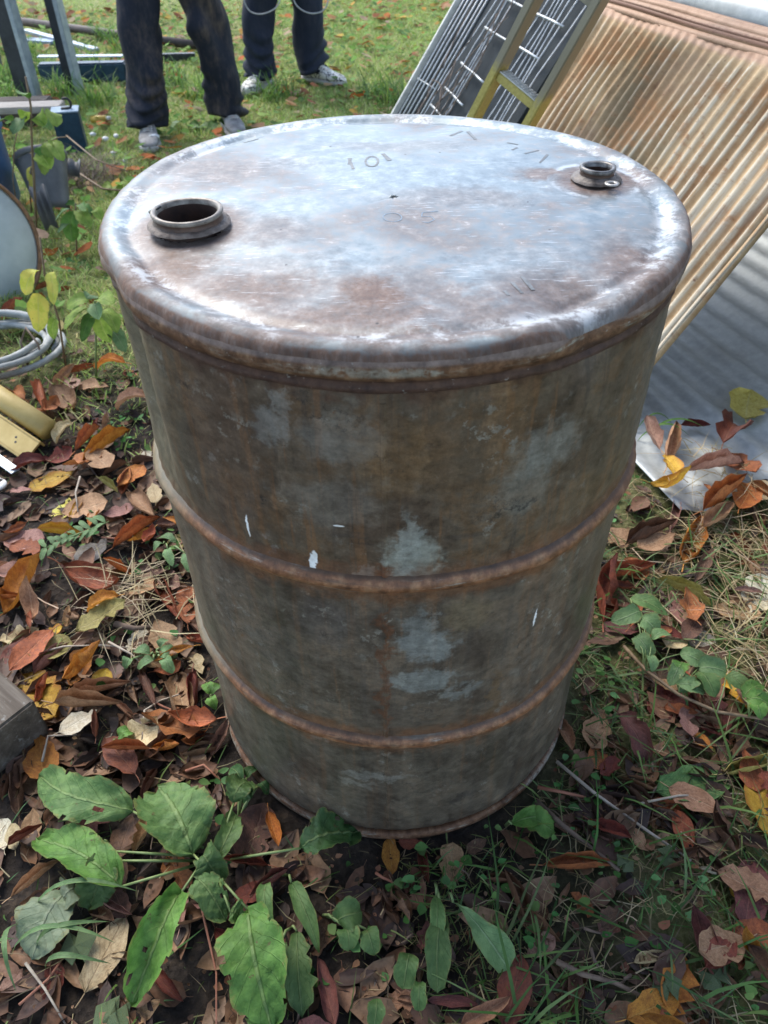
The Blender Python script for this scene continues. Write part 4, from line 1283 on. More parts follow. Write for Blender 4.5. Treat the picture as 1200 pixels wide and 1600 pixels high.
# ------------------------------------------------------------------ fallen leaves
def leaf_mat(name, c_lo, c_hi, vein, spots=.4, rough=.5, trans=.15, edge=None):
    n = N(name)
    u, v, _ = n.xyz(n.uv)
    rd = n.rand()
    off = n.vec(n.mul(rd, 37), n.mul(rd, 91), 0)
    pv = n.t.nodes.new('ShaderNodeVectorMath'); pv.operation = 'ADD'; n.put(pv.inputs[0], n.vec(n.mul(u, 2), v, 0)); n.put(pv.inputs[1], off)
    p = pv.outputs[0]
    n1 = n.noise(p, 2.2, 5, .6); n2 = n.noise(p, 9, 6, .7); n3 = n.noise(p, 40, 4, .7)
    col = n.mix(n.sm(n.addm(n.mul(n1, .65), n.mul(n2, .35)), .36, .64), c_lo, c_hi)
    av = n.math('ABSOLUTE', n.sub(v, .5))
    mid = n.sm(av, .030, .010)
    ph = n.sub(n.mul(u, 9.5), n.mul(av, 7))
    tri = n.math('ABSOLUTE', n.sub(n.math('FRACT', ph), .5))
    side = n.mul(n.sm(tri, .07, .015), .55)
    vk = n.math('MAXIMUM', mid, side)
    col = n.mix(n.mul(vk, .55), col, vein)
    if edge: col = n.mix(n.mul(n.sm(n.addm(av, n.mul(n.sub(n2, .5), .5)), .32, .5), .7), col, edge)
    col = n.mix(.8, col, n.ramp(n.addm(n.mul(n2, .5), n.mul(n3, .5)), [(.36, (.30, .29, .28)), (.62, (.76, .76, .76))]), 'OVERLAY')
    blot = n.mul(n.sm(n2, .58, .66), spots)
    col = n.mix(blot, col, tuple(c*.30 for c in c_lo))
    dots = n.mul(n.sm(n.voro(p, 13), .10, .05), n.mul(n.sm(n1, .45, .6), spots))
    col = n.mix(dots, col, (.035, .02, .014))
    hv = n.t.nodes.new('ShaderNodeHueSaturation')
    n.put(hv.inputs['Value'], n.math('MULTIPLY_ADD', rd, .5, .72)); n.put(hv.inputs['Hue'], n.math('MULTIPLY_ADD', n.math('FRACT', n.mul(rd, 17.3)), .024, .488))
    n.put(hv.inputs['Color'], col)
    h = n.addm(n.mul(vk, -.6), n.addm(n.mul(n2, .5), n.mul(n3, .2)))
    return n.out(hv.outputs[0], n.math('MULTIPLY_ADD', n2, .4, rough-.12), 0, n.bump(n.addm(h, n.mul(n3, .4)), .8, .0018), .35, trans)
LM_ = {
    'russet': leaf_mat('russet_leaf', (.20, .060, .024), (.37, .120, .042), (.36, .16, .075)),
    'orange': leaf_mat('orange_leaf', (.30, .095, .018), (.47, .19, .034), (.50, .26, .075), trans=.22),
    'golden yellow': leaf_mat('golden_leaf', (.46, .27, .022), (.62, .40, .055), (.55, .40, .13), .35, trans=.25, edge=(.36, .14, .025)),
    'lemon yellow': leaf_mat('lemon_leaf', (.52, .42, .075), (.64, .55, .15), (.60, .54, .22), .25, trans=.25),
    'tan': leaf_mat('tan_leaf', (.27, .145, .075), (.41, .24, .135), (.47, .32, .20), .3),
    'buff': leaf_mat('buff_leaf', (.42, .31, .165), (.58, .46, .28), (.38, .27, .15), .25),
    'cream': leaf_mat('cream_leaf', (.50, .43, .30), (.66, .60, .46), (.62, .56, .42), .2),
    'plum': leaf_mat('plum_leaf', (.090, .034, .030), (.17, .062, .050), (.22, .10, .075), .4, .40),
    'dark brown': leaf_mat('brown_leaf', (.065, .033, .022), (.14, .070, .042), (.20, .11, .07), .4, .42),
    'pinkish brown': leaf_mat('pinkish_leaf', (.21, .105, .080), (.32, .18, .14), (.38, .25, .19), .3),
    'olive': leaf_mat('olive_leaf', (.20, .17, .045), (.32, .28, .09), (.40, .34, .16), .4),
    'maroon': leaf_mat('maroon_leaf', (.11, .026, .018), (.20, .052, .028), (.26, .10, .06), .35, .42),
    'greyish': leaf_mat('greyish_leaf', (.23, .20, .165), (.36, .33, .28), (.40, .36, .30), .3),
    'green': leaf_mat('green_fallen_leaf', (.045, .115, .030), (.085, .19, .055), (.16, .28, .10), .15, .42, .2),
}
def leaf_geo(name, w=.46, shape='ovate', cup=.25, curl=.6, roll=0., twist=0., bites=0, seed=0, nu=9, nv=3, petiole=.18):
    """a unit-long leaf lying along +x, its origin under its middle"""
    rr = random.Random(seed)
    P = {'ovate': (.62, .95), 'oval': (.55, .60), 'narrow': (.75, .90), 'obovate': (.95, .55)}[shape]
    us = np.linspace(0, 1, nu+1)
    prof = us**P[0]*(1-us)**P[1]; prof = prof/prof.max()*w/2
    edge = [[1+rr.uniform(-.15, .13) for _ in us] for _ in (0, 1)]
    for _ in range(bites):
        k = rr.randrange(2, nu-1); edge[rr.randrange(2)][k] *= rr.uniform(.35, .65)
    x, z, a = 0., 0., -curl*.35
    V, UV = [], []
    for i, u in enumerate(us):
        if i:
            st = 1/nu
            a += curl/nu*(1+.6*math.sin(u*5+seed))
            x += st*math.cos(a); z += st*math.sin(a)
        tw = twist*(u-.3)
        for j in range(-nv, nv+1):
            f = j/nv
            wd = prof[i]*edge[0 if j > 0 else 1][i]*f
            ang = cup*abs(f)+roll*f*f
            # arc across the leaf
            ct = abs(wd)
            yy = math.copysign(ct*math.cos(ang), f) if j else 0.
            zz = ct*math.sin(ang)+.016*math.sin(u*14+f*4+seed)*abs(f)+.012*math.sin(u*27+f*9+seed*2)+.010*math.sin(u*9-f*13+seed*3)
            y2 = yy*math.cos(tw)-zz*math.sin(tw); z2 = yy*math.sin(tw)+zz*math.cos(tw)
            V.append((x-z2*math.sin(a), y2, z+z2*math.cos(a))); UV.append((u, .5+.5*f))
    m = 2*nv+1
    Fc = [(i*m+j, (i+1)*m+j, (i+1)*m+j+1, i*m+j+1) for i in range(nu) for j in range(2*nv)]
    if petiole:
        b = len(V)
        for t in (0, .5, 1):
            for k in range(3):
                q2 = 2*math.pi*k/3
                V.append((-petiole*t, .010*math.cos(q2)+.03*t*t*math.sin(seed), V[nv][2]+.010*math.sin(q2)+.05*t*(1-t)+curl*.05*t)); UV.append((.02, .5))
        for s_ in (0, 1):
            for k in range(3): Fc.append((b+s_*3+k, b+s_*3+(k+1) % 3, b+s_*3+3+(k+1) % 3, b+s_*3+3+k))
    zmin = min(v[2] for v in V); xm = V[(nu//2)*m+nv][0]
    V = [(v[0]-xm, v[1], v[2]-zmin) for v in V]
    me = bpy.data.meshes.new(name)
    me.from_pydata(V, [], Fc)
    ul = me.uv_layers.new(name='UVMap')
    vi = np.zeros(len(me.loops), int); me.loops.foreach_get('vertex_index', vi)
    ul.data.foreach_set('uv', np.array(UV, np.float32)[vi].ravel())
    me.polygons.foreach_set('use_smooth', [True]*len(me.polygons))
    me.materials.append(LM_['russet'])
    return me
GEO = {
    'flat': [leaf_geo('leaf_flat', .52, 'ovate', .14, .28, 0, .2, 0, 1), leaf_geo('leaf_flat', .46, 'oval', .20, -.30, 0, -.3, 0, 2), leaf_geo('leaf_flat', .60, 'ovate', .12, .20, 0, .15, 1, 3)],
    'broad': [leaf_geo('leaf_broad', .72, 'oval', .22, .25, 0, .2, 1, 4), leaf_geo('leaf_broad', .66, 'obovate', .25, .35, 0, -.2, 1, 5)],
    'folded': [leaf_geo('leaf_folded', .50, 'ovate', .85, .35, .15, .5, 0, 6), leaf_geo('leaf_folded', .55, 'oval', 1.0, .55, .0, -.5, 0, 7)],
    'rolled': [leaf_geo('leaf_rolled', .56, 'ovate', .85, .30, 1.0, .35, 0, 8), leaf_geo('leaf_rolled', .50, 'narrow', 1.0, -.35, .9, -.3, 0, 9)],
    'curled': [leaf_geo('leaf_curled', .50, 'ovate', .40, 1.5, .3, .6, 0, 10), leaf_geo('leaf_curled', .54, 'oval', .5, -1.2, .2, .7, 1, 11), leaf_geo('leaf_curled', .46, 'narrow', .6, 1.8, .2, -.9, 0, 12)],
    'narrow': [leaf_geo('leaf_narrow', .30, 'narrow', .35, .35, .1, .4, 0, 13), leaf_geo('leaf_narrow', .27, 'narrow', .5, -.5, .2, -.4, 0, 14)],
    'torn': [leaf_geo('leaf_torn', .56, 'oval', .25, .4, 0, .3, 4, 15), leaf_geo('leaf_torn', .60, 'ovate', .3, -.3, .1, -.3, 5, 16)],
    'crumpled': [leaf_geo('leaf_crumpled', .62, 'oval', .9, .9, -.5, 1.3, 3, 17), leaf_geo('leaf_crumpled', .58, 'ovate', .7, 1.1, .6, -1.4, 2, 18)],
}
GEO_S = {k: [leaf_geo('small_'+v[0].name.split('.')[0], .55 if k != 'narrow' else .3, 'ovate', {'folded': .9, 'rolled': 1.2, 'curled': .5}.get(k, .25), {'curled': 1.4}.get(k, .3), 0, .4, 0, 30+i, 5, 2, .15)] for i, (k, v) in enumerate(GEO.items())}
placed = []        # (x, y, radius, top height)
def leaf(px, py, length, ang, colour, form, label, lift=.0, tilt=None, at=None, small=False, group='fallen leaves'):
    """length and ang as they look in the photograph, turned into a place, a size and a heading on the ground"""
    if at is None:
        ca, sa = math.cos(R(ang))*length/2, -math.sin(R(ang))*length/2
        a, b = ground(px-ca, py-sa), ground(px+ca, py+sa)
        c = ground(px, py)
        Ln = float(np.linalg.norm(b-a)); yaw = math.atan2(b[1]-a[1], b[0]-a[0])
        Ln = min(Ln, .15)
    else: c, Ln, yaw = at
    me = random.choice((GEO_S if small else GEO)[form])
    z = float(hgt(c[0], c[1]))
    sz = sheet_z(c[0], c[1])
    if sz is not None: z = max(z, sz+.004)
    for (x, y, r, t) in placed:
        d = math.hypot(c[0]-x, c[1]-y)
        if d < (r+Ln*.5)*.62: z = max(z, min(t, .032 if sz is None else sz+.03))
    o = bpy.data.objects.new('fallen_leaf', me)
    COL.objects.link(o)
    o.scale = (Ln/(1.0),)*3
    o.material_slots[0].link = 'OBJECT'; o.material_slots[0].material = LM_[colour]
    tx, ty = tilt if tilt else (random.uniform(-.14, .14), random.uniform(-.12, .12))
    o.rotation_euler = (tx, ty, yaw)
    o.location = (c[0], c[1], z+.003+lift+abs(ty)*Ln*.3+abs(tx)*Ln*.12)
    placed.append((c[0], c[1], Ln*.5, z+.008))
    meta(o, label, 'leaf', group)
    return o
HAND = [
 (75, 752, 78, 20, 'golden yellow', 'flat', 'large amber leaf just below the ends of the yellow pipe'),
 (97, 793, 42, 62, 'lemon yellow', 'flat', 'small clear yellow leaf pointing upright below the large amber leaf'),
 (90, 832, 72, -5, 'golden yellow', 'rolled', 'yellow leaf under the ferny green sprig beside the drum'),
 (128, 787, 40, 20, 'pinkish brown', 'flat', 'squarish pinkish brown leaf between the clear yellow leaf and the drum'),
 (150, 806, 52, 70, 'orange', 'narrow', 'narrow bright orange leaf standing between two pinkish brown leaves'),
 (182, 800, 52, 10, 'pinkish brown', 'broad', 'dull mauve brown leaf next to the folded tan leaf by the drum'),
 (224, 795, 68, -50, 'tan', 'folded', 'folded pale tan leaf touching the middle of the drum side'),
 (244, 780, 30, 100, 'buff', 'flat', 'little pale yellow leaf resting on the folded tan leaf'),
 (212, 838, 88, 30, 'russet', 'rolled', 'rolled reddish tan leaf pointing at the drum below the folded tan leaf'),
 (140, 862, 62, 40, 'greyish', 'flat', 'greyish olive leaf below the ferny green sprig'),
 (38, 922, 118, 52, 'orange', 'folded', 'large orange brown leaf at the picture edge above the crumpled cream leaf'),
 (142, 912, 118, -15, 'russet', 'curled', 'long curled orange and russet leaf in the middle of the left bank of leaves'),
 (28, 996, 72, 15, 'buff', 'crumpled', 'crumpled cream tan leaf at the picture edge'),
 (82, 990, 36, 20, 'golden yellow', 'broad', 'small mustard leaf beside the crumpled cream tan leaf'),
 (108, 968, 32, 80, 'tan', 'folded', 'small folded brown leaf below the long curled orange leaf'),
 (262, 936, 78, -60, 'russet', 'rolled', 'rolled russet leaf with a thin stalk standing against the straw by the drum'),
 (296, 955, 52, 85, 'russet', 'broad', 'broad russet leaf touching the drum between its hoops'),
 (308, 1002, 42, -20, 'russet', 'folded', 'folded red brown leaf at the drum just under the broad russet leaf'),
 (165, 957, 52, 10, 'pinkish brown', 'flat', 'pinkish tan leaf lying under a small green leaflet'),
 (214, 1004, 48, 60, 'cream', 'torn', 'torn pale pinkish white leaf among twigs left of the lower hoop'),
 (250, 990, 38, 5, 'orange', 'curled', 'bright orange curled leaf near the drum between its two hoops'),
 (60, 1086, 92, -52, 'golden yellow', 'torn', 'big golden yellow leaf with bitten edges above the timber block'),
 (20, 1032, 72, 60, 'maroon', 'flat', 'dark red leaf at the picture edge above the timber block'),
 (82, 1032, 84, 40, 'pinkish brown', 'rolled', 'rolled mauve tan leaf behind the big golden yellow leaf'),
 (122, 1048, 62, 62, 'orange', 'broad', 'burnt orange leaf with a green patch above the rolled tan leaves'),
 (158, 1072, 46, 60, 'golden yellow', 'broad', 'round golden leaf half hidden under a rolled tan leaf'),
 (156, 1086, 98, 12, 'tan', 'rolled', 'upper rolled tan leaf crossing the round golden leaf'),
 (138, 1112, 108, 0, 'tan', 'rolled', 'lower rolled tan leaf directly above the pale cream leaf'),
 (128, 1146, 68, 28, 'cream', 'flat', 'pale cream leaf with green specks beside the timber block'),
 (176, 1160, 42, 70, 'cream', 'torn', 'small torn pinkish cream leaf beside a green leaf below the rolled tan leaves'),
 (285, 1096, 104, -80, 'tan', 'folded', 'twisted tan and orange leaf hanging down beside the lower hoop'),
 (250, 1172, 74, 42, 'tan', 'folded', 'folded tan leaf among twigs above the dock leaves'),
 (344, 1158, 64, 62, 'pinkish brown', 'folded', 'mauve brown leaf with a red stalk at the foot of the drum'),
 (52, 1302, 62, 82, 'tan', 'flat', 'tan leaf hanging below the uppermost dock leaf'),
 (88, 1268, 66, 60, 'tan', 'folded', 'golden tan leaf tucked under the uppermost dock leaf'),
 (113, 1290, 58, 85, 'tan', 'narrow', 'narrow tan leaf tucked beside another under the uppermost dock leaf'),
 (28, 1240, 90, 95, 'dark brown', 'rolled', 'dark rolled leaf standing at the picture edge above the dock plant'),
 (8, 1310, 50, 95, 'cream', 'broad', 'whitish leaf at the picture edge beside the dock plant'),
 (28, 1318, 46, 100, 'buff', 'flat', 'buff leaf next to the whitish one at the picture edge'),
 (197, 1317, 52, 0, 'tan', 'flat', 'small tan leaf between two dock stalks'),
 (184, 1387, 62, -75, 'buff', 'flat', 'smooth pale buff oval leaf in the middle of the dock plant'),
 (165, 1500, 138, 62, 'buff', 'flat', 'large pale straw leaf with clear veins at the near left'),
 (160, 1435, 52, -30, 'tan', 'folded', 'small tan leaf at the tip of the large pale straw leaf'),
 (18, 1540, 58, 50, 'pinkish brown', 'flat', 'pinkish tan leaf under crossing straws in the near left corner'),
 (85, 1545, 72, 70, 'maroon', 'broad', 'dull dark red leaf beside the large pale straw leaf'),
 (228, 1590, 62, 40, 'tan', 'flat', 'tan leaf cut by the near edge below the long folded dock leaf'),
 (262, 1545, 70, -45, 'maroon', 'folded', 'dark maroon leaf behind the long folded dock leaf'),
 (398, 1312, 98, 72, 'dark brown', 'broad', 'large dull brown leaf by the foot of the drum under an orange leaf'),
 (428, 1300, 60, -75, 'orange', 'folded', 'orange leaf resting on the large dull brown leaf'),
 (393, 1402, 66, 20, 'maroon', 'flat', 'wet glossy brown leaf beside the biggest dock leaf'),
 (288, 1420, 84, 82, 'pinkish brown', 'narrow', 'narrow mauve brown leaf behind the long folded dock leaf'),
 (610, 1336, 58, -85, 'orange', 'flat', 'orange brown leaf sticking out under the front of the drum'),
 (640, 1318, 40, 0, 'maroon', 'flat', 'dull red leaf half under the front of the drum'),
 (598, 1535, 48, 80, 'greyish', 'broad', 'rounded greyish tan leaf in the near middle'),
 (622, 1567, 66, 5, 'tan', 'torn', 'squarish torn tan leaf below the rounded greyish one'),
 (512, 1560, 112, 105, 'plum', 'folded', 'dark plum leaf in the near middle beside the toothed green leaf'),
 (662, 1464, 48, 80, 'plum', 'crumpled', 'crumpled dark purple leaf in front of the drum'),
 (657, 1515, 52, 80, 'tan', 'narrow', 'thin tan leaf between two upright green leaves'),
 (704, 1567, 84, -5, 'plum', 'narrow', 'narrow dark maroon leaf lying beneath the paired green leaves'),
 (800, 1558, 118, 78, 'maroon', 'flat', 'red brown pointed leaf at the near edge overlapping a tan one'),
 (752, 1590, 92, 32, 'tan', 'folded', 'tan leaf running under the red brown pointed leaf'),
 (842, 1485, 52, 30, 'pinkish brown', 'broad', 'round brown leaf with a worn surface in the near grass'),
 (896, 1358, 112, 0, 'russet', 'rolled', 'long rolled russet leaf in the grass in front of the drum'),
 (952, 1306, 44, 20, 'pinkish brown', 'flat', 'pinkish tan leaf beside a red twig in front of the drum'),
 (925, 1295, 34, -30, 'orange', 'folded', 'small orange tipped leaf beside a tiny round green leaf'),
 (1066, 1304, 68, 110, 'russet', 'flat', 'russet leaf with fine veins under the big green leaf'),
 (1040, 1262, 62, -10, 'russet', 'folded', 'reddish leaf tucked under the left end of the big green leaf'),
 (1128, 1310, 96, 115, 'dark brown', 'crumpled', 'glossy crumpled brown leaf near the golden leaf at the picture edge'),
 (1074, 1236, 122, 10, 'green', 'flat', 'big green leaf lying flat among brown leaves'),
 (1182, 1272, 108, 105, 'golden yellow', 'flat', 'golden yellow leaf at the picture edge with a white stalk across it'),
 (1166, 1206, 96, 15, 'olive', 'rolled', 'rolled olive leaf above the golden leaf at the picture edge'),
 (1165, 1222, 70, 110, 'russet', 'flat', 'red brown leaf behind the rolled olive leaf'),
 (1165, 1405, 118, 80, 'plum', 'flat', 'pointed plum leaf beside a small yellow round leaf'),
 (1144, 1396, 34, 100, 'golden yellow', 'flat', 'small yellow leaf overlapping the pointed plum leaf'),
 (1096, 1490, 128, 112, 'plum', 'folded', 'folded plum leaf with a bright edge near the large ragged orange leaf'),
 (1052, 1548, 104, 80, 'orange', 'torn', 'large ragged orange leaf at the near right edge'),
 (1010, 1584, 92, 25, 'orange', 'flat', 'orange tan leaf spreading left of the large ragged orange leaf'),
 (1190, 1500, 56, 110, 'orange', 'flat', 'plain orange leaf at the picture edge below the pointed plum leaf'),
 (1104, 1370, 40, -25, 'cream', 'rolled', 'small rolled cream leaf among moss'),
 (860, 1437, 36, -20, 'buff', 'folded', 'tiny cream leaf in the grass near the round brown leaf'),
 (1010, 1505, 58, 15, 'buff', 'folded', 'cream and tan leaf beside the large ragged orange leaf'),
 (1040, 1102, 78, 60, 'maroon', 'flat', 'flat dark russet leaf lying under the leafy shoot'),
 (1056, 1120, 54, -10, 'russet', 'flat', 'orange brown leaf on top of the flat dark russet leaf'),
 (1108, 1125, 86, 120, 'maroon', 'broad', 'broad maroon leaf under the bare part of the leafy shoot'),
 (1086, 1160, 54, -40, 'orange', 'flat', 'orange leaf below the broad maroon leaf'),
 (985, 1162, 88, -55, 'plum', 'curled', 'purple curled leaf with a bent arm in the grass beside the drum'),
 (1140, 967, 80, -15, 'tan', 'broad', 'broad peach tan leaf beside the cream white leaf'),
 (1182, 945, 62, 60, 'cream', 'broad', 'broad cream white leaf at the picture edge'),
 (1066, 968, 66, 100, 'pinkish brown', 'broad', 'wrinkled pinkish tan leaf above the pale lilac leaf'),
 (1082, 1010, 58, 0, 'greyish', 'broad', 'pale lilac grey leaf above the leafy shoot'),
 (1052, 1012, 48, 40, 'buff', 'flat', 'pale yellowish leaf next to the pale lilac grey one'),
 (1060, 938, 92, -25, 'olive', 'rolled', 'rolled olive and orange leaf across the straw beside the drum'),
 (1074, 862, 84, 72, 'orange', 'folded', 'upright orange leaf in the straw beside the black stick'),
 (958, 852, 58, -10, 'tan', 'broad', 'peach tan leaf between the drum and the black stick'),
 (1008, 852, 82, 20, 'dark brown', 'rolled', 'rolled brown leaf above the black stick'),
 (1016, 866, 60, 15, 'tan', 'flat', 'tan leaf lying under the rolled brown leaf'),
 (1050, 818, 52, 75, 'pinkish brown', 'rolled', 'rolled mauve leaf standing beside a small yellow leaf'),
 (1042, 788, 84, -8, 'golden yellow', 'curled', 'amber curled leaf below the tan curl at the sheet edge'),
 (1038, 762, 44, -60, 'golden yellow', 'torn', 'torn yellow leaf on top of the amber curled leaf'),
 (1040, 725, 66, 80, 'tan', 'rolled', 'tan curled leaf at the corner of the grey sheet'),
 (1012, 712, 48, 120, 'pinkish brown', 'folded', 'pinkish brown leaf between the drum and the tan curl'),
 (1128, 716, 66, 62, 'maroon', 'curled', 'dark red leaf standing up on the edge of the grey sheet'),
 (1076, 690, 46, 0, 'maroon', 'folded', 'dark red folded leaf lying on the edge of the grey sheet'),
 (1138, 750, 70, -40, 'russet', 'broad', 'broad reddish leaf below the upright dark red one'),
 (1100, 762, 94, 10, 'pinkish brown', 'rolled', 'long rolled pinkish brown leaf at the edge of the grey sheet'),
 (1120, 798, 84, 35, 'russet', 'rolled', 'long rolled russet leaf below the pinkish brown roll'),
 (1155, 802, 44, 60, 'orange', 'broad', 'round orange leaf beside the long rolled russet leaf'),
 (1185, 776, 62, 15, 'buff', 'flat', 'pale peach leaf at the picture edge on the grey sheet'),
 (1110, 832, 60, 40, 'tan', 'folded', 'tan folded leaf in the straw below the round orange leaf'),
 (1160, 656, 48, 80, 'lemon yellow', 'broad', 'pale yellow leaf lying alone on the grey corrugated sheet'),
 (1146, 1086, 84, -52, 'golden yellow', 'torn', 'amber yellow leaf with a ragged end beside the leafy shoot'),
 (948, 938, 104, 80, 'maroon', 'crumpled', 'crumpled dark brown leaf close to the drum below the black stick'),
 (975, 905, 84, 5, 'russet', 'folded', 'red brown folded leaf on top of the crumpled dark brown one'),
 (970, 988, 72, 0, 'plum', 'flat', 'dark purplish leaf under the crumpled dark brown one'),
 (882, 1150, 62, -70, 'tan', 'folded', 'tan leaf leaning on the drum below its lower hoop'),
 (940, 820, 46, 80, 'maroon', 'narrow', 'narrow dark red leaf touching the drum above the peach leaf'),
 (1090, 905, 62, 60, 'dark brown', 'narrow', 'narrow brown leaf in the straw below the upright orange leaf'),
 (1165, 890, 44, 15, 'russet', 'narrow', 'thin red brown leaf lying on the straw at the picture edge'),
 (74, 402, 44, 10, 'orange', 'curled', 'orange leaf beside the leaning round lid'),
 (20, 496, 52, 30, 'russet', 'folded', 'red brown leaf above the coil of hose'),
 (84, 522, 34, 80, 'olive', 'flat', 'mustard leaf hanging below the yellow leaved stem'),
 (128, 575, 44, 10, 'russet', 'folded', 'folded russet leaf beyond the coil of hose near the yellow green plant'),
 (100, 592, 46, 40, 'tan', 'folded', 'tan folded leaf beside the coil of hose'),
 (143, 608, 52, 0, 'tan', 'torn', 'squarish tan leaf between the yellow pipe and the drum'),
 (105, 632, 62, -40, 'tan', 'curled', 'curled tan leaf near the end of the yellow pipe'),
 (70, 630, 46, 100, 'russet', 'rolled', 'small rolled red leaf above the end of the yellow pipe'),
 (165, 704, 92, 35, 'orange', 'rolled', 'large rolled orange brown leaf above the amber leaf'),
 (138, 697, 58, 50, 'russet', 'rolled', 'rolled russet leaf beside the large rolled orange brown one'),
 (88, 712, 62, 10, 'maroon', 'crumpled', 'dark crumpled leaf right at the end of the yellow bar'),
 (233, 712, 28, -40, 'cream', 'flat', 'small white leaf against the drum below its rim'),
 (196, 758, 40, 70, 'maroon', 'folded', 'small dark red leaf above the folded tan leaf'),
 (30, 768, 36, 5, 'pinkish brown', 'flat', 'pale pink leaf beside the large amber leaf'),
 (212, 272, 32, 15, 'orange', 'flat', 'orange leaf on the moss just beyond the drum'),
 (560, 127, 30, 8, 'maroon', 'flat', 'dark red leaf on the lawn beside the patterned trainers'),
 (632, 28, 24, 10, 'golden yellow', 'flat', 'yellow leaf alone on the far lawn beside the ribbed panel'),
 (470, 148, 40, -15, 'tan', 'folded', 'tan leaf on the lawn between the patterned trainers and the drum'),
 (388, 172, 34, -10, 'tan', 'flat', 'tan leaf on the lawn between the two people'),
 (558, 155, 30, 10, 'orange', 'folded', 'orange brown leaf on the lawn between the drum and the patterned trainers'),
]
for h_ in HAND: leaf(*h_)
# the rest of the leaves one can count: scattered, each described by its own look and neighbour
ANCH = [((40, 560), 'near the coil of pale hose'), ((60, 690), 'near the yellow pipe and bar'), ((30, 1130), 'near the weathered timber block'), ((220, 1330), 'among the dock leaves'),
        ((330, 1120), 'at the left foot of the drum'), ((610, 1400), 'in front of the drum'), ((870, 1250), 'at the right foot of the drum'), ((1070, 1060), 'near the trailing leafy shoot'),
        ((1100, 740), 'along the edge of the grey sheet'), ((1000, 860), 'near the black stick'), ((1080, 1450), 'in the mossy grass at the near right'), ((1060, 1270), 'near the big green leaf'),
        ((170, 640), 'between the yellow pipe and the drum'), ((150, 900), 'in the bank of leaves left of the drum'), ((130, 470), 'near the yellow green plant'), ((240, 240), 'on the moss beyond the drum'),
        ((300, 60), 'on the lawn behind the muddy jeans'), ((450, 60), 'on the lawn behind the patterned trainers'), ((600, 90), 'on the lawn beside the ribbed panel'), ((130, 20), 'in the drift of leaves behind the steel posts'),
        ((380, 150), 'on the lawn between the two people'), ((500, 1520), 'at the near edge below the drum'), ((800, 1480), 'in the grass at the near edge'), ((150, 1540), 'in the near left corner')]
ANCH = [(ground(*p), t) for p, t in ANCH]
used = set(h_[6] for h_ in HAND)
C_L = ['russet', 'russet', 'orange', 'tan', 'tan', 'pinkish brown', 'orange', 'maroon', 'russet', 'dark brown', 'buff', 'golden yellow', 'olive', 'russet']
C_BG = ['tan', 'tan', 'orange', 'golden yellow', 'buff', 'russet', 'pinkish brown', 'russet', 'olive']
ADJ = {'flat': ['flat', 'smooth'], 'broad': ['broad', 'rounded'], 'folded': ['folded', 'creased'], 'rolled': ['rolled', 'tube shaped'], 'curled': ['curled', 'bent'], 'narrow': ['narrow', 'slender'], 'torn': ['torn', 'ragged'], 'crumpled': ['crumpled', 'crinkled']}
REST = []
def scatter(n, xr, yr, cols, size, small=False, zones=None):
    cnt, tries = 0, 0
    while cnt < n and tries < n*60:
        tries += 1
        px, py = random.uniform(*xr), random.uniform(*yr)
        g_ = ground(px, py)
        if math.hypot(g_[0], g_[1]) < .315: continue
        Ln = random.uniform(*size)
        colr, form = random.choice(cols), random.choice(list(GEO))
        near_t = min(ANCH, key=lambda a: (a[0][0]-g_[0])**2+(a[0][1]-g_[1])**2)[1]
        sz_ = 'large ' if Ln > .085 else 'small ' if Ln < .055 else 'middling '
        lab = None
        for adj in ADJ[form]:
            l_ = sz_+adj+' '+colr+' leaf '+near_t
            if l_ not in used: lab = l_; break
        if lab is None: continue
        used.add(lab)
        leaf(0, 0, 0, 0, colr, form, lab, at=(g_, Ln, random.uniform(0, 6.28)), small=small)
        cnt += 1
# visible strips only; hidden ground behind the drum gets none
scatter(74, (-30, 330), (560, 1200), C_L, (.05, .105))
scatter(16, (-30, 480), (1180, 1640), ['dark brown', 'plum', 'maroon', 'russet', 'tan', 'pinkish brown'], (.04, .08))
scatter(24, (880, 1220), (780, 1180), ['russet', 'tan', 'pinkish brown', 'maroon', 'dark brown', 'russet'], (.04, .085))
scatter(24, (700, 1220), (1180, 1640), ['russet', 'tan', 'russet', 'pinkish brown', 'dark brown', 'tan', 'orange', 'maroon'], (.035, .08))
scatter(12, (380, 720), (1330, 1640), ['dark brown', 'plum', 'maroon', 'tan'], (.03, .07))
scatter(12, (60, 220), (380, 560), ['russet', 'tan', 'orange', 'dark brown'], (.05, .09))
scatter(20, (90, 300), (-40, 36), C_BG+['pinkish brown', 'tan'], (.06, .11), True)
scatter(26, (140, 700), (-30, 190), C_BG, (.05, .09), True)

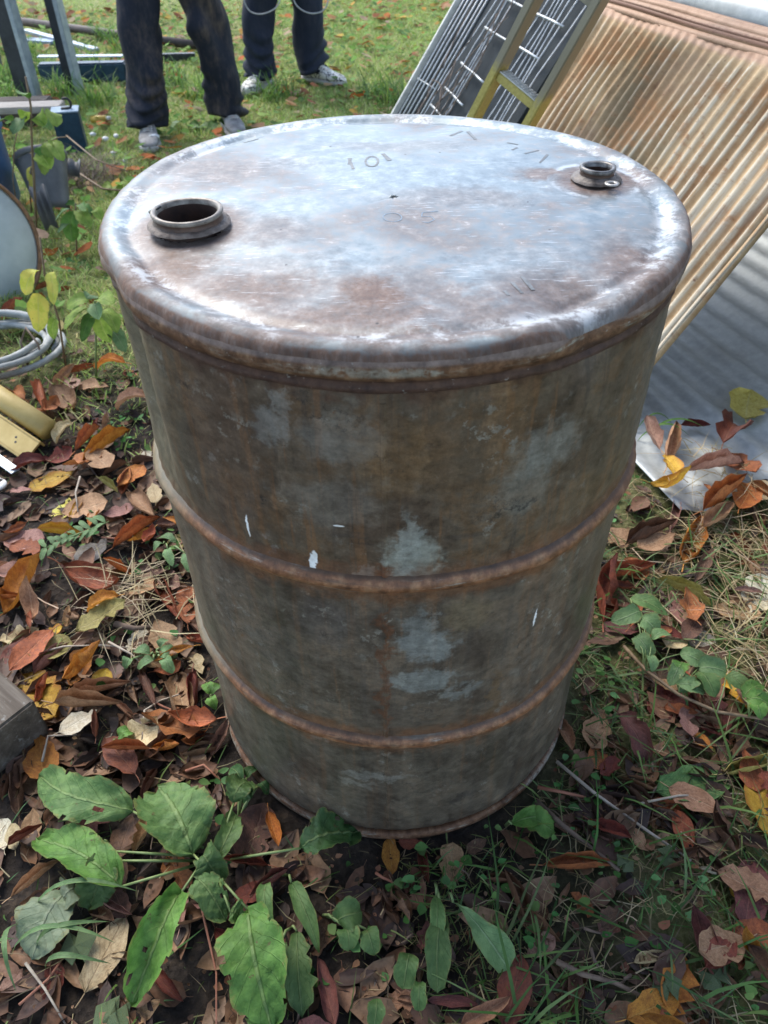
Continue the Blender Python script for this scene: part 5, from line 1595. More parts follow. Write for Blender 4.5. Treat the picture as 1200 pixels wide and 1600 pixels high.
# the under layer of older leaves that nobody could count
lv, lf, lc_ = [], [], []
cols_ = [(.15, .075, .042), (.20, .12, .07), (.065, .035, .022), (.11, .055, .03), (.05, .028, .022), (.16, .085, .045), (.09, .05, .035), (.19, .115, .065), (.035, .022, .018)]
base_me = [random.choice(GEO_S[k_]) for k_ in GEO_S]
for i in range(2100):
    px, py = (random.uniform(-700, 1900), random.uniform(560, 1900)) if i >= 1100 else random.choice(((random.uniform(-30, 340), random.uniform(540, 1230)), (random.uniform(-30, 340), random.uniform(640, 1230)), (random.uniform(870, 1230), random.uniform(760, 1300)), (random.uniform(-30, 1230), random.uniform(1200, 1640))))
    g_ = ground(px, py)
    if math.hypot(g_[0], g_[1]) < .33 or sheet_z(g_[0], g_[1]) is not None or (i >= 1100 and -20 < px < 1220 and py < 1620): continue
    me = random.choice(base_me); Ln = random.uniform(.025, .075); a = random.uniform(0, 6.28)
    T_ = Matrix.Translation((g_[0], g_[1], float(hgt(g_[0], g_[1]))+random.uniform(-.002, .006))) @ Matrix.Rotation(a, 4, 'Z') @ Matrix.Rotation(random.uniform(-.25, .25), 4, 'X') @ Matrix.Scale(Ln, 4)
    b = len(lv); c_ = np.array(random.choice(cols_))*random.uniform(.7, 1.3)
    lv += [tuple(T_ @ v.co) for v in me.vertices]; lc_ += [tuple(c_)]*len(me.vertices)
    lf += [tuple(b+k_ for k_ in p.vertices) for p in me.polygons]
quads_ = np.array([f for f in lf if len(f) == 4])
def attr_simple(name):
    n = N(name); col = n.attr('Col')
    col = n.mix(.7, col, n.ramp(n.noise(n.obj, 120, 5, .7), [(.3, (.25, .25, .25)), (.7, (.72, .72, .72))]), 'OVERLAY')
    return n.out(col, .6, 0, n.bump(n.noise(n.obj, 200, 4), .4, .002), .35, .1)
meta(link('leaf_litter', np_mesh('leaf_litter', np.array(lv), quads_, None, np.array(lc_), attr_simple('old_leaf_litter'))), 'under layer of older brown leaves on the soil round the drum', None, None, 'stuff')

# ------------------------------------------------------------------ green plants
def green_mat(name, lo, hi, vein=(.22, .30, .12), rough=.42, trans=.25, yel=None):
    n = N(name)
    u, v, _ = n.xyz(n.uv)
    rd = n.rand()
    n1 = n.noise(n.obj, 42, 6, .65); n2 = n.noise(n.obj, 160, 5, .7)
    col = n.mix(n.sm(n1, .35, .65), lo, hi)
    av = n.math('ABSOLUTE', n.sub(v, .5))
    mid = n.sm(av, .045, .015)
    ph = n.sub(n.mul(u, 7), n.mul(av, 4))
    tri = n.math('ABSOLUTE', n.sub(n.math('FRACT', ph), .5))
    side = n.mul(n.sm(tri, .06, .01), .5)
    col = n.mix(n.math('MAXIMUM', n.mul(mid, .45), n.mul(side, .14)), col, vein)
    if yel: col = n.mix(n.mul(n.sm(n1, .45, .6), .6), col, yel)
    col = n.mix(n.mul(n.sm(n2, .64, .72), .4), col, tuple(c*.4 for c in lo))
    col = n.mix(n.mul(n.sm(n.noise(n.obj, 75, 4, .6), .66, .70), .75), col, (.10, .065, .03))
    col = n.mix(n.mul(n.sm(n.addm(av, n.mul(n.sub(n2, .5), .5)), .43, .52), .5), col, (.20, .17, .05))
    hv = n.t.nodes.new('ShaderNodeHueSaturation')
    n.put(hv.inputs['Value'], n.math('MULTIPLY_ADD', rd, .45, .78)); n.put(hv.inputs['Color'], col)
    h = n.addm(n.addm(n.mul(n1, 1.0), n.mul(side, -.6)), n.mul(mid, -.8))
    return n.out(hv.outputs[0], n.math('MULTIPLY_ADD', n2, .25, rough+.02), 0, n.bump(n.addm(h, n.mul(n2, .5)), .7, .004), .35, trans)
dock_m = green_mat('dock_green', (.055, .120, .032), (.115, .20, .062))
dock_d = green_mat('dark_dock_green', (.022, .065, .018), (.045, .105, .028))
dock_p = green_mat('pale_weed_green', (.12, .17, .10), (.20, .25, .16), (.28, .32, .22))
lime_m = green_mat('lime_green', (.15, .25, .035), (.27, .38, .07), (.35, .42, .14), .45, .35)
yell_m = green_mat('yellowing_leaf', (.38, .40, .050), (.55, .55, .13), (.40, .42, .16), .45, .35, (.50, .40, .06))
mint_m = green_mat('bluish_green', (.085, .165, .062), (.155, .26, .105), (.26, .35, .20), .45)
weed_m = green_mat('weed_green', (.06, .15, .025), (.12, .25, .05))
ivy_m = green_mat('ivy_green', (.020, .085, .050), (.045, .13, .085), (.10, .22, .14), .32, .1)
stem_m = simple('green_stem', (.10, .16, .05), (.20, .26, .10), 60, .5, 0, .2)
brown_stem = simple('brown_stem', (.11, .075, .045), (.24, .17, .10), 60, .7, 0, .3)
def blade(name, base, tip, width, arch, mat, parent, fold=.25, wav=.10, shape='dock', roll=0., seed=0, nu=26, nv=5, side=None, sag=0.):
    """one green leaf from its base to its tip, arched upwards between them"""
    base, tip = V3(base), V3(tip)
    rr = random.Random(seed*7+3)
    d = tip-base; L_ = d.length
    t0 = d.normalized()
    up = Vector((0, 0, 1))
    if side is None: side = t0.cross(up).normalized()
    ph = [rr.uniform(0, 6.28) for _ in range(6)]
    V, UV = [], []
    ex = {'dock': (.45, .50), 'oval': (.55, .6), 'point': (.6, .95), 'strap': (.55, .45), 'spoon': (1.6, .42), 'tooth': (.8, .6)}[shape]
    bend = rr.uniform(-.10, .10); roll = roll+rr.uniform(-.35, .35)*(1 if shape in ('dock', 'oval') else .3)
    us = np.linspace(0, 1, nu+1)
    pr = us**ex[0]*(1-us)**ex[1]; pr = pr/pr.max()*width/2
    for i, u in enumerate(us):
        c = base+d*u+up*(arch*math.sin(math.pi*u**.8)-sag*u*u)+side*(bend*L_*math.sin(math.pi*u))
        tg = d+up*(arch*math.pi*math.cos(math.pi*u)-2*sag*u); tg.normalize()
        sd_ = (side-tg*side.dot(tg)).normalized()
        nr = sd_.cross(tg)
        if nr.z < 0 and abs(nr.z) > .15: nr = -nr
        w = pr[i]
        if shape == 'tooth': w *= .55+.55*abs(math.sin(u*17))
        for j in range(-nv, nv+1):
            f = j/nv
            e = 1+(.035*math.sin(u*27+ph[0]+(3 if f > 0 else 0))+.10*math.sin(u*11+ph[1]+(2 if f > 0 else 0))+.02*math.sin(u*71+ph[2]))*abs(f)
            a = fold*abs(f)+roll*f
            yy, zz = w*f*e*math.cos(a), w*abs(f)*math.sin(a)
            zz += width*wav*(.6*math.sin(u*9+ph[1]+(1.5 if f > 0 else 0))*f*f+.30*math.sin(u*23+f*5+ph[2])*abs(f)+.22*math.sin(u*37+ph[3])*math.sin(f*6+ph[4])+.15*math.sin(u*61+f*11+ph[5]))
            V.append(c+sd_*yy+nr*zz); UV.append((u, .5+.5*f))
    m = 2*nv+1
    Fc = [(i*m+j, (i+1)*m+j, (i+1)*m+j+1, i*m+j+1) for i in range(nu) for j in range(2*nv)]
    if shape == 'dock':       # eaten away by slugs
        gone = set()
        for _ in range(5):
            i_, j_ = rr.randrange(3, nu-2), rr.choice((0, 0, 2*nv-1, 2*nv-1, rr.randrange(1, 2*nv-1)))
            if nv-1 <= j_ <= nv: continue
            gone.add(i_*2*nv+j_)
            if rr.random() < .5: gone.add((i_+1)*2*nv+j_)
        Fc = [f for k_, f in enumerate(Fc) if k_ not in gone]
    me = bpy.data.meshes.new(name); me.from_pydata(V, [], Fc)
    ul = me.uv_layers.new(name='UVMap')
    vi = np.zeros(len(me.loops), int); me.loops.foreach_get('vertex_index', vi)
    ul.data.foreach_set('uv', np.array(UV, np.float32)[vi].ravel())
    me.polygons.foreach_set('use_smooth', [True]*len(me.polygons))
    return link(name, me, mat, parent)
def stalk(pts, r, parent, mat=None, name='stalk', r_end=None):
    pts = [V3(p) for p in pts]
    if len(pts) == 2: pts = [pts[0], pts[0].lerp(pts[1], .5)+Vector((0, 0, .012)), pts[1]]
    mb = MB(); mb.tube(pts, list(np.linspace(r, r_end if r_end else r*.75, len(pts))), 6)
    return mb.build(name, mat or stem_m, parent)
gd = lambda px, py, z=.02: ground(px, py, z)
dock = meta(empty('dock_plant'), 'big dock plant with broad green leaves spreading over the soil at the near left', 'plant')
# (blade base, tip, width m, arch, material, fold, stalk root)
DK = [
 ((208, 1268), (62, 1212), .075, .030, dock_m, .15, 'dock', (318, 1325)),
 ((302, 1335), (248, 1232), .115, .035, dock_m, .30, 'dock', (352, 1385)),
 ((190, 1385), (60, 1312), .075, .030, weed_m, .35, 'oval', (318, 1348)),
 ((165, 1345), (140, 1420), .060, .020, dock_m, .2, 'oval', (318, 1345)),
 ((283, 1395), (205, 1572), .070, .045, weed_m, .75, 'dock', (322, 1338)),
 ((388, 1422), (425, 1610), .095, .040, weed_m, .25, 'dock', (325, 1352)),
 ((306, 1372), (352, 1438), .050, .020, dock_m, .3, 'dock', (320, 1345)),
 ((340, 1345), (368, 1272), .040, .025, dock_m, .5, 'dock', (330, 1355)),
 ((318, 1338), (345, 1378), .050, .030, dock_m, .2, 'oval', (325, 1345)),
 ((470, 1325), (560, 1300), .070, .030, dock_d, .3, 'dock', (345, 1345)),
 ((365, 1255), (392, 1222), .045, .03, dock_m, .2, 'oval', (338, 1335)),
 ((360, 1425), (382, 1440), .035, .012, dock_m, .2, 'oval', (335, 1355)),
 ((175, 1330), (100, 1335), .040, .020, dock_m, .2, 'dock', (310, 1338)),
]
for i, (b_, t_, w_, ar, mt, fo, sh_, rt_) in enumerate(DK):
    B_, T_ = gd(*b_, .045), gd(*t_, .022)
    o = blade('leaf', B_, T_, w_*.88, ar*.75, mt, dock, fo, .15, sh_, 0, i)
    stalk([gd(*rt_, .008), gd((b_[0]+rt_[0])/2, (b_[1]+rt_[1])/2, .045), B_], .0021, dock)
w2 = meta(empty('grey_leaved_weed'), 'weed with pale grey green toothed leaves below the dock leaves', 'plant')
blade('leaf', gd(105, 1395), gd(50, 1500), .075, .02, dock_p, w2, .1, .08, 'oval', 0, 40)
blade('leaf', gd(125, 1390), gd(95, 1412), .05, .02, dock_p, w2, .1, .08, 'oval', 0, 41)
ivy = []
def ivy_leaf(px, py, size, ang, label):
    p = ground(px, py, .02)
    pts = [(0, 0), (.30, .42), (.50, .18), (.62, .48), (.80, .20), (1.0, 0), (.80, -.20), (.62, -.48), (.50, -.18), (.30, -.42)]
    bm = bmesh.new()
    cv = bm.verts.new((.45, 0, .10))
    vs = [bm.verts.new((x, y, .03*math.sin(x*8+y*5))) for x, y in pts]
    for i in range(len(vs)): bm.faces.new((cv, vs[i], vs[(i+1) % len(vs)]))
    me = bpy.data.meshes.new('ivy_leaf'); bm.to_mesh(me); bm.free()
    o = link('ivy_leaf', me, ivy_m, None, tuple(p)); o.scale = (size,)*3; o.rotation_euler = (random.uniform(-.2, .2), random.uniform(-.3, 0), R(ang))
    meta(o, label, 'leaf', 'ivy leaves')
for a in ((92, 1490, .050, 20, 'dark teal ivy leaf beside the large pale straw leaf'), (150, 1572, .055, -30, 'dark teal ivy leaf at the near edge with a yellow leaf on it'), (1100, 1545, .045, 40, 'pale bluish ivy leaf at the near right'), (1042, 1358, .035, 70, 'very dark glossy ivy leaf in the moss'), (990, 1362, .03, 130, 'tiny dark ivy leaf beside the long rolled russet leaf'), (1018, 1545, .04, 10, 'ivy leaf half under the large ragged orange leaf')):
    ivy_leaf(*a)
# single rosettes and weeds in front of the drum
def weed(name, label, cat, items, mat, root=None):
    w_ = meta(empty(name), label, cat)
    for i, (b_, t_, wd, ar, fo, sh_) in enumerate(items):
        blade('leaf', gd(*b_, .022), gd(*t_, .016), wd, ar, mat, w_, fo, .07, sh_, 0, i+len(label), 14, 3)
        if root: stalk([gd(*root, .004), gd(*b_, .024)], .0022, w_)
    return w_
weed('plantain', 'plantain with two long narrow leaves in front of the drum', 'plant', [((455, 1380), (500, 1492), .026, .02, .4, 'point'), ((418, 1375), (432, 1470), .022, .02, .3, 'point')], dock_m, (452, 1368))
weed('dandelion', 'dandelion with one toothed green leaf at the near edge', 'plant', [((464, 1455), (472, 1590), .042, .015, .2, 'tooth'), ((440, 1470), (428, 1495), .03, .01, .2, 'oval')], dock_m, (455, 1450))
weed('round_leaved_weed', 'small weed with rounded leaves in front of the drum', 'plant', [((525, 1440), (566, 1425), .040, .015, .2, 'oval'), ((540, 1450), (545, 1485), .030, .012, .2, 'oval'), ((572, 1452), (585, 1492), .028, .012, .2, 'oval')], dock_m, (505, 1430))
weed('spoon_leaved_weed', 'single spoon shaped green leaf lying in the near grass', 'plant', [((708, 1410), (795, 1515), .042, .022, .25, 'spoon')], mint_m, (700, 1395))
weed('paired_leaf_weed', 'weed with two long green leaves side by side in front of the drum', 'plant', [((682, 1400), (676, 1505), .022, .02, .3, 'strap'), ((690, 1430), (684, 1552), .034, .02, .3, 'strap')], dock_m, (680, 1380))
weed('strap_leaved_weed', 'weed with short upright strap leaves at the near edge', 'plant', [((640, 1490), (630, 1545), .030, .015, .2, 'strap'), ((655, 1535), (654, 1580), .020, .015, .3, 'strap'), ((588, 1560), (584, 1605), .022, .01, .2, 'strap')], dock_m)
weed('low_weed', 'low green weed against the right foot of the drum', 'plant', [((820, 1282), (866, 1300), .040, .02, .15, 'oval'), ((800, 1288), (870, 1282), .030, .02, .2, 'point')], weed_m, (790, 1290))
weed('nettle_seedling', 'small green seedling between the drum and the folded tan leaf', 'plant', [((275, 848), (245, 842), .022, .01, .2, 'oval'), ((262, 858), (270, 885), .02, .01, .2, 'oval'), ((290, 865), (296, 895), .022, .01, .2, 'oval'), ((255, 850), (240, 862), .018, .01, .2, 'oval')], mint_m, (262, 855))
weed('clover_sprig', 'sprig of small bluish leaves beside the lower hoop', 'plant', [((235, 1022), (208, 1018), .022, .01, .2, 'oval'), ((250, 1020), (278, 1025), .026, .01, .2, 'oval'), ((240, 1030), (215, 1045), .022, .01, .2, 'oval'), ((255, 1030), (270, 1052), .022, .01, .2, 'oval'), ((250, 1012), (262, 1000), .018, .01, .2, 'oval'), ((205, 1030), (195, 1045), .022, .01, .2, 'oval')], mint_m, (245, 1030))
weed('chickweed', 'bright green seedling left of the lower hoop', 'plant', [((330, 1085), (320, 1068), .02, .01, .2, 'point'), ((330, 1085), (345, 1070), .02, .01, .2, 'point'), ((330, 1090), (338, 1110), .02, .01, .2, 'point')], weed_m, (332, 1100))
weed('green_seedling', 'small glossy green seedling above the dock plant', 'plant', [((188, 1155), (210, 1145), .026, .012, .2, 'oval'), ((182, 1160), (205, 1165), .022, .012, .2, 'oval')], weed_m, (180, 1165))
weed('creeping_weed', 'creeping stem with small round leaves at the left foot of the drum', 'plant', [((378, 1222), (360, 1200), .022, .01, .2, 'oval'), ((395, 1240), (375, 1252), .028, .012, .2, 'oval'), ((385, 1215), (400, 1200), .02, .01, .2, 'oval'), ((405, 1225), (420, 1240), .02, .01, .2, 'oval')], dock_d, (372, 1290))
# ferny sprig on the yellow leaf
fern = meta(empty('ferny_sprig'), 'ferny bluish green sprig lying over the yellow leaf left of the drum', 'plant')
stalk([gd(170, 815, .03), gd(120, 835, .04), gd(72, 856, .03)], .0014, fern)
for i, t in enumerate(np.linspace(.05, 1, 9)):
    bx, by = 170-98*t, 815+41*t
    for sg in (-1, 1):
        blade('leaflet', gd(bx, by, .035), gd(bx-14*(1-t)-8, by+sg*(12+5*math.sin(i))+3, .034), .012, .004, mint_m, fern, .15, .05, 'oval', 0, i*2+sg, 6, 2)
# trailing shoot on the right
shoot = meta(empty('trailing_shoot'), 'woody trailing shoot with soft oval green leaves beside the drum on the right', 'plant')
stalk([gd(975, 1010, .03), gd(1010, 1048, .05), gd(1060, 1085, .055), gd(1120, 1112, .05), gd(1210, 1126, .05)], .0032, shoot, brown_stem)
for i, (b_, t_, wd, sh_, mt) in enumerate((
    ((1002, 955), (955, 972), .036, 'oval', mint_m), ((1000, 968), (1028, 990), .040, 'oval', mint_m), ((992, 995), (1018, 1028), .034, 'oval', mint_m), ((1018, 1000), (1048, 992), .024, 'oval', mint_m),
    ((1012, 1025), (1020, 1050), .020, 'oval', mint_m), ((985, 935), (1045, 962), .034, 'point', dock_m), ((1065, 1035), (1050, 1060), .030, 'oval', weed_m), ((1062, 1022), (1105, 1040), .034, 'oval', mint_m),
    ((1090, 1045), (1135, 1050), .042, 'oval', mint_m), ((1092, 1050), (1118, 1090), .040, 'oval', dock_m), ((1085, 1060), (1062, 1082), .034, 'oval', mint_m), ((1060, 1040), (1046, 1072), .024, 'oval', mint_m),
    ((1058, 1070), (1102, 1082), .030, 'oval', mint_m), ((1135, 1055), (1175, 1085), .034, 'point', dock_m), ((1160, 1090), (1195, 1072), .028, 'point', weed_m), ((1165, 1095), (1205, 1105), .034, 'oval', weed_m), ((1180, 1100), (1190, 1125), .030, 'point', weed_m))):
    B_, T_ = gd(*b_, .06), gd(*t_, .055)
    blade('leaf', B_, T_, wd, .010, mt, shoot, .22, .06, sh_, 0, i, 10, 3)
    ts = min(((1010, 1048), (1060, 1085), (1120, 1112), (1170, 1120)), key=lambda q2: (q2[0]-b_[0])**2+(q2[1]-b_[1])**2)
    stalk([gd(*ts, .052), B_], .0012, shoot)
# plants at the left edge
def upright(name, label, root_px, stem_pts, leaves, mat, smat, Ydepth=None, r=.0032):
    g0 = ground(*root_px)
    pl = meta(empty(name), label, 'plant')
    def at(px, py):
        r_ = ray(px, py); t = (g0[1]-CY)/r_[1]; return cam_pos+r_*t
    pts = [g0]+[at(*p) for p in stem_pts]
    stalk([V3(p) for p in pts], r, pl, smat, 'stem')
    for i, (b_, t_, wd, m_) in enumerate(leaves):
        B_, T_ = at(*b_), at(*t_)
        T_ = T_ + np.array([0, -.02-.02*(i % 3), 0])
        o = blade('leaf', B_, T_, wd, .012, m_ or mat, pl, .2, .06, 'oval', 0, i, 10, 3, side=Vector((.8, .15, .35*(-1)**i)).normalized() if abs(t_[0]-b_[0]) < abs(t_[1]-b_[1]) else None)
    return pl
upright('yellow_leaved_stem', 'thin dry stem carrying three yellow green leaves beside the leaning lid', (103, 575), [(92, 500), (70, 430), (62, 370)],
        [((62, 422), (44, 456), .042, yell_m), ((60, 458), (68, 508), .052, yell_m), ((80, 425), (96, 460), .030, yell_m), ((90, 500), (88, 525), .03, None)], lime_m, brown_stem)
upright('yellow_green_plant', 'low bushy plant with yellow green leaves against the drum near the hose', (150, 592), [(150, 540), (148, 470)],
        [((140, 470), (108, 476), .050, lime_m), ((152, 468), (185, 464), .046, lime_m), ((140, 482), (112, 498), .05, lime_m), ((155, 488), (175, 530), .05, lime_m), ((160, 485), (190, 508), .045, lime_m), ((146, 490), (138, 516), .03, weed_m), ((170, 515), (200, 545), .04, mint_m), ((148, 468), (142, 455), .035, mint_m), ((150, 475), (165, 482), .04, mint_m)], lime_m, stem_m)
upright('broad_leaved_seedling', 'green seedling with oval leaves in front of the broken pot', (120, 400), [(119, 360), (118, 318)],
        [((118, 330), (116, 375), .060, weed_m), ((115, 328), (92, 338), .03, mint_m), ((122, 328), (150, 345), .05, lime_m), ((128, 322), (146, 335), .035, weed_m), ((112, 350), (96, 357), .025, mint_m), ((124, 322), (142, 320), .03, weed_m), ((146, 330), (162, 340), .04, lime_m)], weed_m, brown_stem)
upright('tall_weed', 'tall thin weed with seed heads and pointed green leaves in front of the blue barrel', (58, 372), [(54, 300), (50, 230), (48, 165), (40, 120)],
        [((62, 178), (72, 195), .06, lime_m), ((80, 175), (95, 193), .055, lime_m), ((42, 185), (30, 202), .05, mint_m), ((60, 188), (82, 202), .05, weed_m), ((74, 222), (87, 242), .05, lime_m), ((80, 222), (108, 243), .05, lime_m), ((62, 230), (76, 245), .05, weed_m), ((64, 238), (86, 258), .06, lime_m), ((20, 190), (6, 186), .05, weed_m), ((38, 192), (46, 172), .04, lime_m), ((70, 250), (76, 268), .04, lime_m), ((46, 155), (40, 140), .04, weed_m)], lime_m, brown_stem, r=.0045)
upright('seed_stalk', 'bare dry seed stalk crossing in front of the blue barrel', (50, 345), [(46, 290), (52, 250), (70, 225), (90, 215), (103, 214)], [((52, 260), (47, 280), .014, yell_m), ((48, 272), (55, 295), .014, yell_m)], lime_m, brown_stem, r=.0028)
upright('dry_stalk', 'thin grey dry stalk leaning before the leaning lid', (30, 350), [(20, 280), (22, 230), (34, 170)], [], lime_m, brown_stem, r=.0024)
upright('nettle_by_moss', 'small yellow green nettle on the moss beyond the drum', (180, 308), [(178, 292)], [((176, 292), (164, 296), .05, lime_m), ((180, 292), (192, 300), .05, lime_m), ((178, 294), (176, 302), .05, lime_m), ((184, 290), (198, 288), .04, lime_m)], lime_m, stem_m)
upright('lawn_weed', 'broad leaved green weed at the toes of the muddy jeans person', (312, 205), [(312, 192)], [((312, 196), (296, 202), .07, weed_m), ((314, 196), (330, 204), .07, weed_m), ((312, 198), (306, 212), .07, weed_m), ((338, 190), (352, 194), .06, weed_m), ((340, 192), (330, 200), .06, weed_m), ((285, 190), (270, 200), .06, weed_m)], weed_m, stem_m)

# ------------------------------------------------------------------ twigs and sticks
twig_m = simple('twig_bark', (.075, .050, .036), (.18, .13, .095), 50, .8, 0, .4)
red_tw = simple('red_twig', (.20, .075, .045), (.32, .14, .085), 50, .7, 0, .3)
black_tw = simple('black_stick', (.006, .005, .006), (.020, .017, .016), 40, .5, 0, .6)
pale_tw = simple('pale_twig', (.24, .20, .16), (.40, .35, .28), 50, .8)
def twig(pts, r, mat, label, z=.018, name='twig'):
    P_ = [V3(ground(px, py, z+.006*math.sin(i*2.1))) for i, (px, py) in enumerate(pts)]
    mb = MB(); mb.tube(P_, list(np.linspace(r, r*.6, len(P_))), 7)
    return meta(mb.build(name, mat), label, 'twig', 'twigs on the ground')
twig([(862, 884), (900, 880), (960, 881), (1028, 880)], .0085, black_tw, 'black charred stick poking out beside the drum')
mb = MB(); mb.tube([V3(ground(868, 876, .02)), V3(ground(885, 885, .03)), V3(ground(905, 878, .02))], [.010, .016, .008], 10); meta(mb.build('charred_knob', black_tw), 'black charred lump at the drum end of the black stick', 'charred wood')
twig([(838, 1252), (880, 1290), (930, 1330), (968, 1360)], .0042, twig_m, 'dark brown twig running away from the right foot of the drum')
twig([(840, 1230), (880, 1238), (915, 1246)], .0030, red_tw, 'short orange red twig at the right foot of the drum')
twig([(870, 1190), (930, 1240), (1000, 1290), (1080, 1345)], .0028, pale_tw, 'long thin stem crossing the grass in front of the leafy shoot')
twig([(870, 1502), (910, 1522), (960, 1535), (1000, 1555)], .0040, twig_m, 'dark twig in the moss near the large ragged orange leaf')
twig([(180, 975), (210, 982), (236, 980)], .0060, twig_m, 'short thick dark twig below the straw left of the drum')
twig([(308, 1385), (322, 1450), (338, 1520), (338, 1610)], .0018, red_tw, 'long thin reddish stalk running down between the dock leaves')
twig([(290, 1205), (318, 1195), (350, 1225)], .0024, red_tw, 'thin red stalk above the dock leaves at the foot of the drum')
twig([(222, 1162), (226, 1110), (250, 1095), (280, 1085)], .0022, pale_tw, 'pale bent stalk curving round the folded tan leaf')
twig([(170, 1003), (205, 1022), (225, 1040)], .0022, pale_tw, 'thin pale twig pointing to the sprig of small bluish leaves')
twig([(60, 1020), (100, 1010), (160, 1008), (200, 1012)], .0020, pale_tw, 'long straw coloured twig across the bank of leaves')
twig([(1000, 1255), (1060, 1243), (1150, 1240), (1215, 1248)], .0018, pale_tw, 'white thin stalk crossing the golden yellow leaf')
twig([(66, 1190), (75, 1150), (120, 1148)], .0022, pale_tw, 'pale broken twig beside the weathered timber block')
twig([(30, 1570), (75, 1530), (110, 1480)], .0018, red_tw, 'thin pinkish stalk in the near left corner')
twig([(40, 1505), (70, 1545), (105, 1605)], .0020, pale_tw, 'pale straw crossing the pinkish stalk in the near left corner')
twig([(115, 265), (160, 295), (215, 300), (262, 262)], .0045, brown_stem, 'brown bramble stem arching over the moss beyond the drum', .06)
twig([(104, 212), (150, 250), (200, 268)], .0035, brown_stem, 'dry brown stem beside the blue square tube', .10)
twig([(125, 745), (118, 770), (122, 800)], .0024, pale_tw, 'pale upright twig beside the clear yellow leaf')
for i in range(22):
    px, py = random.choice(((random.uniform(0, 320), random.uniform(820, 1230)), (random.uniform(900, 1190), random.uniform(850, 1560)), (random.uniform(380, 800), random.uniform(1340, 1590))))
    g_ = ground(px, py)
    if math.hypot(g_[0], g_[1]) < .34: continue
    near_t = min(ANCH, key=lambda a: (a[0][0]-g_[0])**2+(a[0][1]-g_[1])**2)[1]
    for lab in ('thin broken brown twig '+near_t, 'short knobbly brown twig '+near_t, 'slim bent brown twig '+near_t):
        if lab not in used: break
    else: continue
    used.add(lab)
    a = random.uniform(0, 3.14); l_ = random.uniform(25, 60)
    twig([(px+l_*t*math.cos(a)+4*math.sin(t*5), py+l_*t*math.sin(a)*.8) for t in (-.5, -.1, .25, .5)], random.uniform(.0012, .0024), random.choice((twig_m, twig_m, red_tw)), lab, .012)

# ------------------------------------------------------------------ grass, straw, clover, crumbs (nobody could count them)
def attr_mat(name, rough=.55, trans=.42, spec=.35):
    n = N(name)
    col = n.attr('Col')
    f = n.noise(n.obj, 60, 3)
    col = n.mix(.5, col, n.ramp(f, [(.3, (.35, .35, .35)), (.7, (.65, .65, .65))]), 'OVERLAY')
    return n.out(col, rough, 0, None, spec, trans)
def in_view(x, y, z=0., m=80):
    v = np.stack([x, y, np.full_like(x, z)], 1)-cam_pos
    d = v @ fw
    px, py = 600+F*(v @ rt)/d, 800+F*(v @ dn)/d
    return (d > .1) & (px > -m) & (px < 1200+m) & (py > -m) & (py < 1600+m)
def blades(name, x, y, h, w, lean, col, bend=.5, label=None, flat=False, zoff=0., z=None):
    n = len(x)
    yaw = rng.uniform(0, 2*np.pi, n); ln = lean*rng.uniform(.4, 1.3, n)
    dx, dy = np.cos(yaw), np.sin(yaw)
    sx, sy = -dy*w/2, dx*w/2
    z0 = (hgt(x, y) if z is None else z)+zoff
    ts = np.array([0, .38, .72, 1.0]); V = np.zeros((n, 7, 3), np.float32); C = np.zeros((n, 7, 3), np.float32)
    k = 0
    side2 = rng.uniform(-.25, .25, n)*(2.6 if lean > 1.3 else 1)
    for i, t in enumerate(ts):
        r = h*(np.sin(ln)*t + bend*np.sin(ln)*t*t*rng.uniform(.3, 1, n)*.6)
        zz = h*np.cos(ln)*t*(1-.35*bend*t) if not flat else .004+h*.10*np.sin(np.pi*t)*rng.uniform(.2, 1, n)
        ww = (1, .95, .65, 0)[i]
        cx_ = x+dx*r-dy*h*side2*t*t; cy_ = y+dy*r+dx*h*side2*t*t
        for s_ in ((1, -1) if i < 3 else (0,)):
            V[:, k, 0] = cx_+sx*s_*ww; V[:, k, 1] = cy_+sy*s_*ww; V[:, k, 2] = z0+zz
            C[:, k] = col
            k += 1
    b = (np.arange(n)*7)[:, None]
    q = np.concatenate([b+np.array([0, 1, 3, 2]), b+np.array([2, 3, 5, 4])]); t_ = b+np.array([4, 5, 6])
    me = np_mesh(name, V.reshape(-1, 3), q, t_, C.reshape(-1, 3), attr_mat(name+'_colour'), True)
    o = link(name, me)
    return meta(o, label, None, None, 'stuff')
def away(x, y):      # clear of drum, sheets and feet
    k = np.hypot(x, y) > .305
    v = np.stack([x-B0.x, y-B0.y], 1)
    s = v @ np.array([Lv.x, Lv.y]); p = v @ np.array([-Pv.x, -Pv.y])
    k &= ~((s > -.05) & (s < 1.76) & (p > .0))
    c, sn = math.cos(LA), math.sin(LA)
    xx, yy = c*x+sn*y, -sn*x+c*y
    k &= ~((xx > x0-.01) & (yy > y0-.01) & (xx < x1) & (yy < y1))
    return k
def palette(n, cols, p=None):
    c = np.array(cols)[rng.choice(len(cols), n, p=p)]
    return c*rng.uniform(.7, 1.3, (n, 1))*rng.uniform(.92, 1.08, (n, 3))
def patchy(x, y, f, s):
    return .5+.25*np.sin(x*f+s)*np.cos(y*f*1.1+s*2)+.25*np.sin(x*f*2.3+y*f*1.7+s*3)
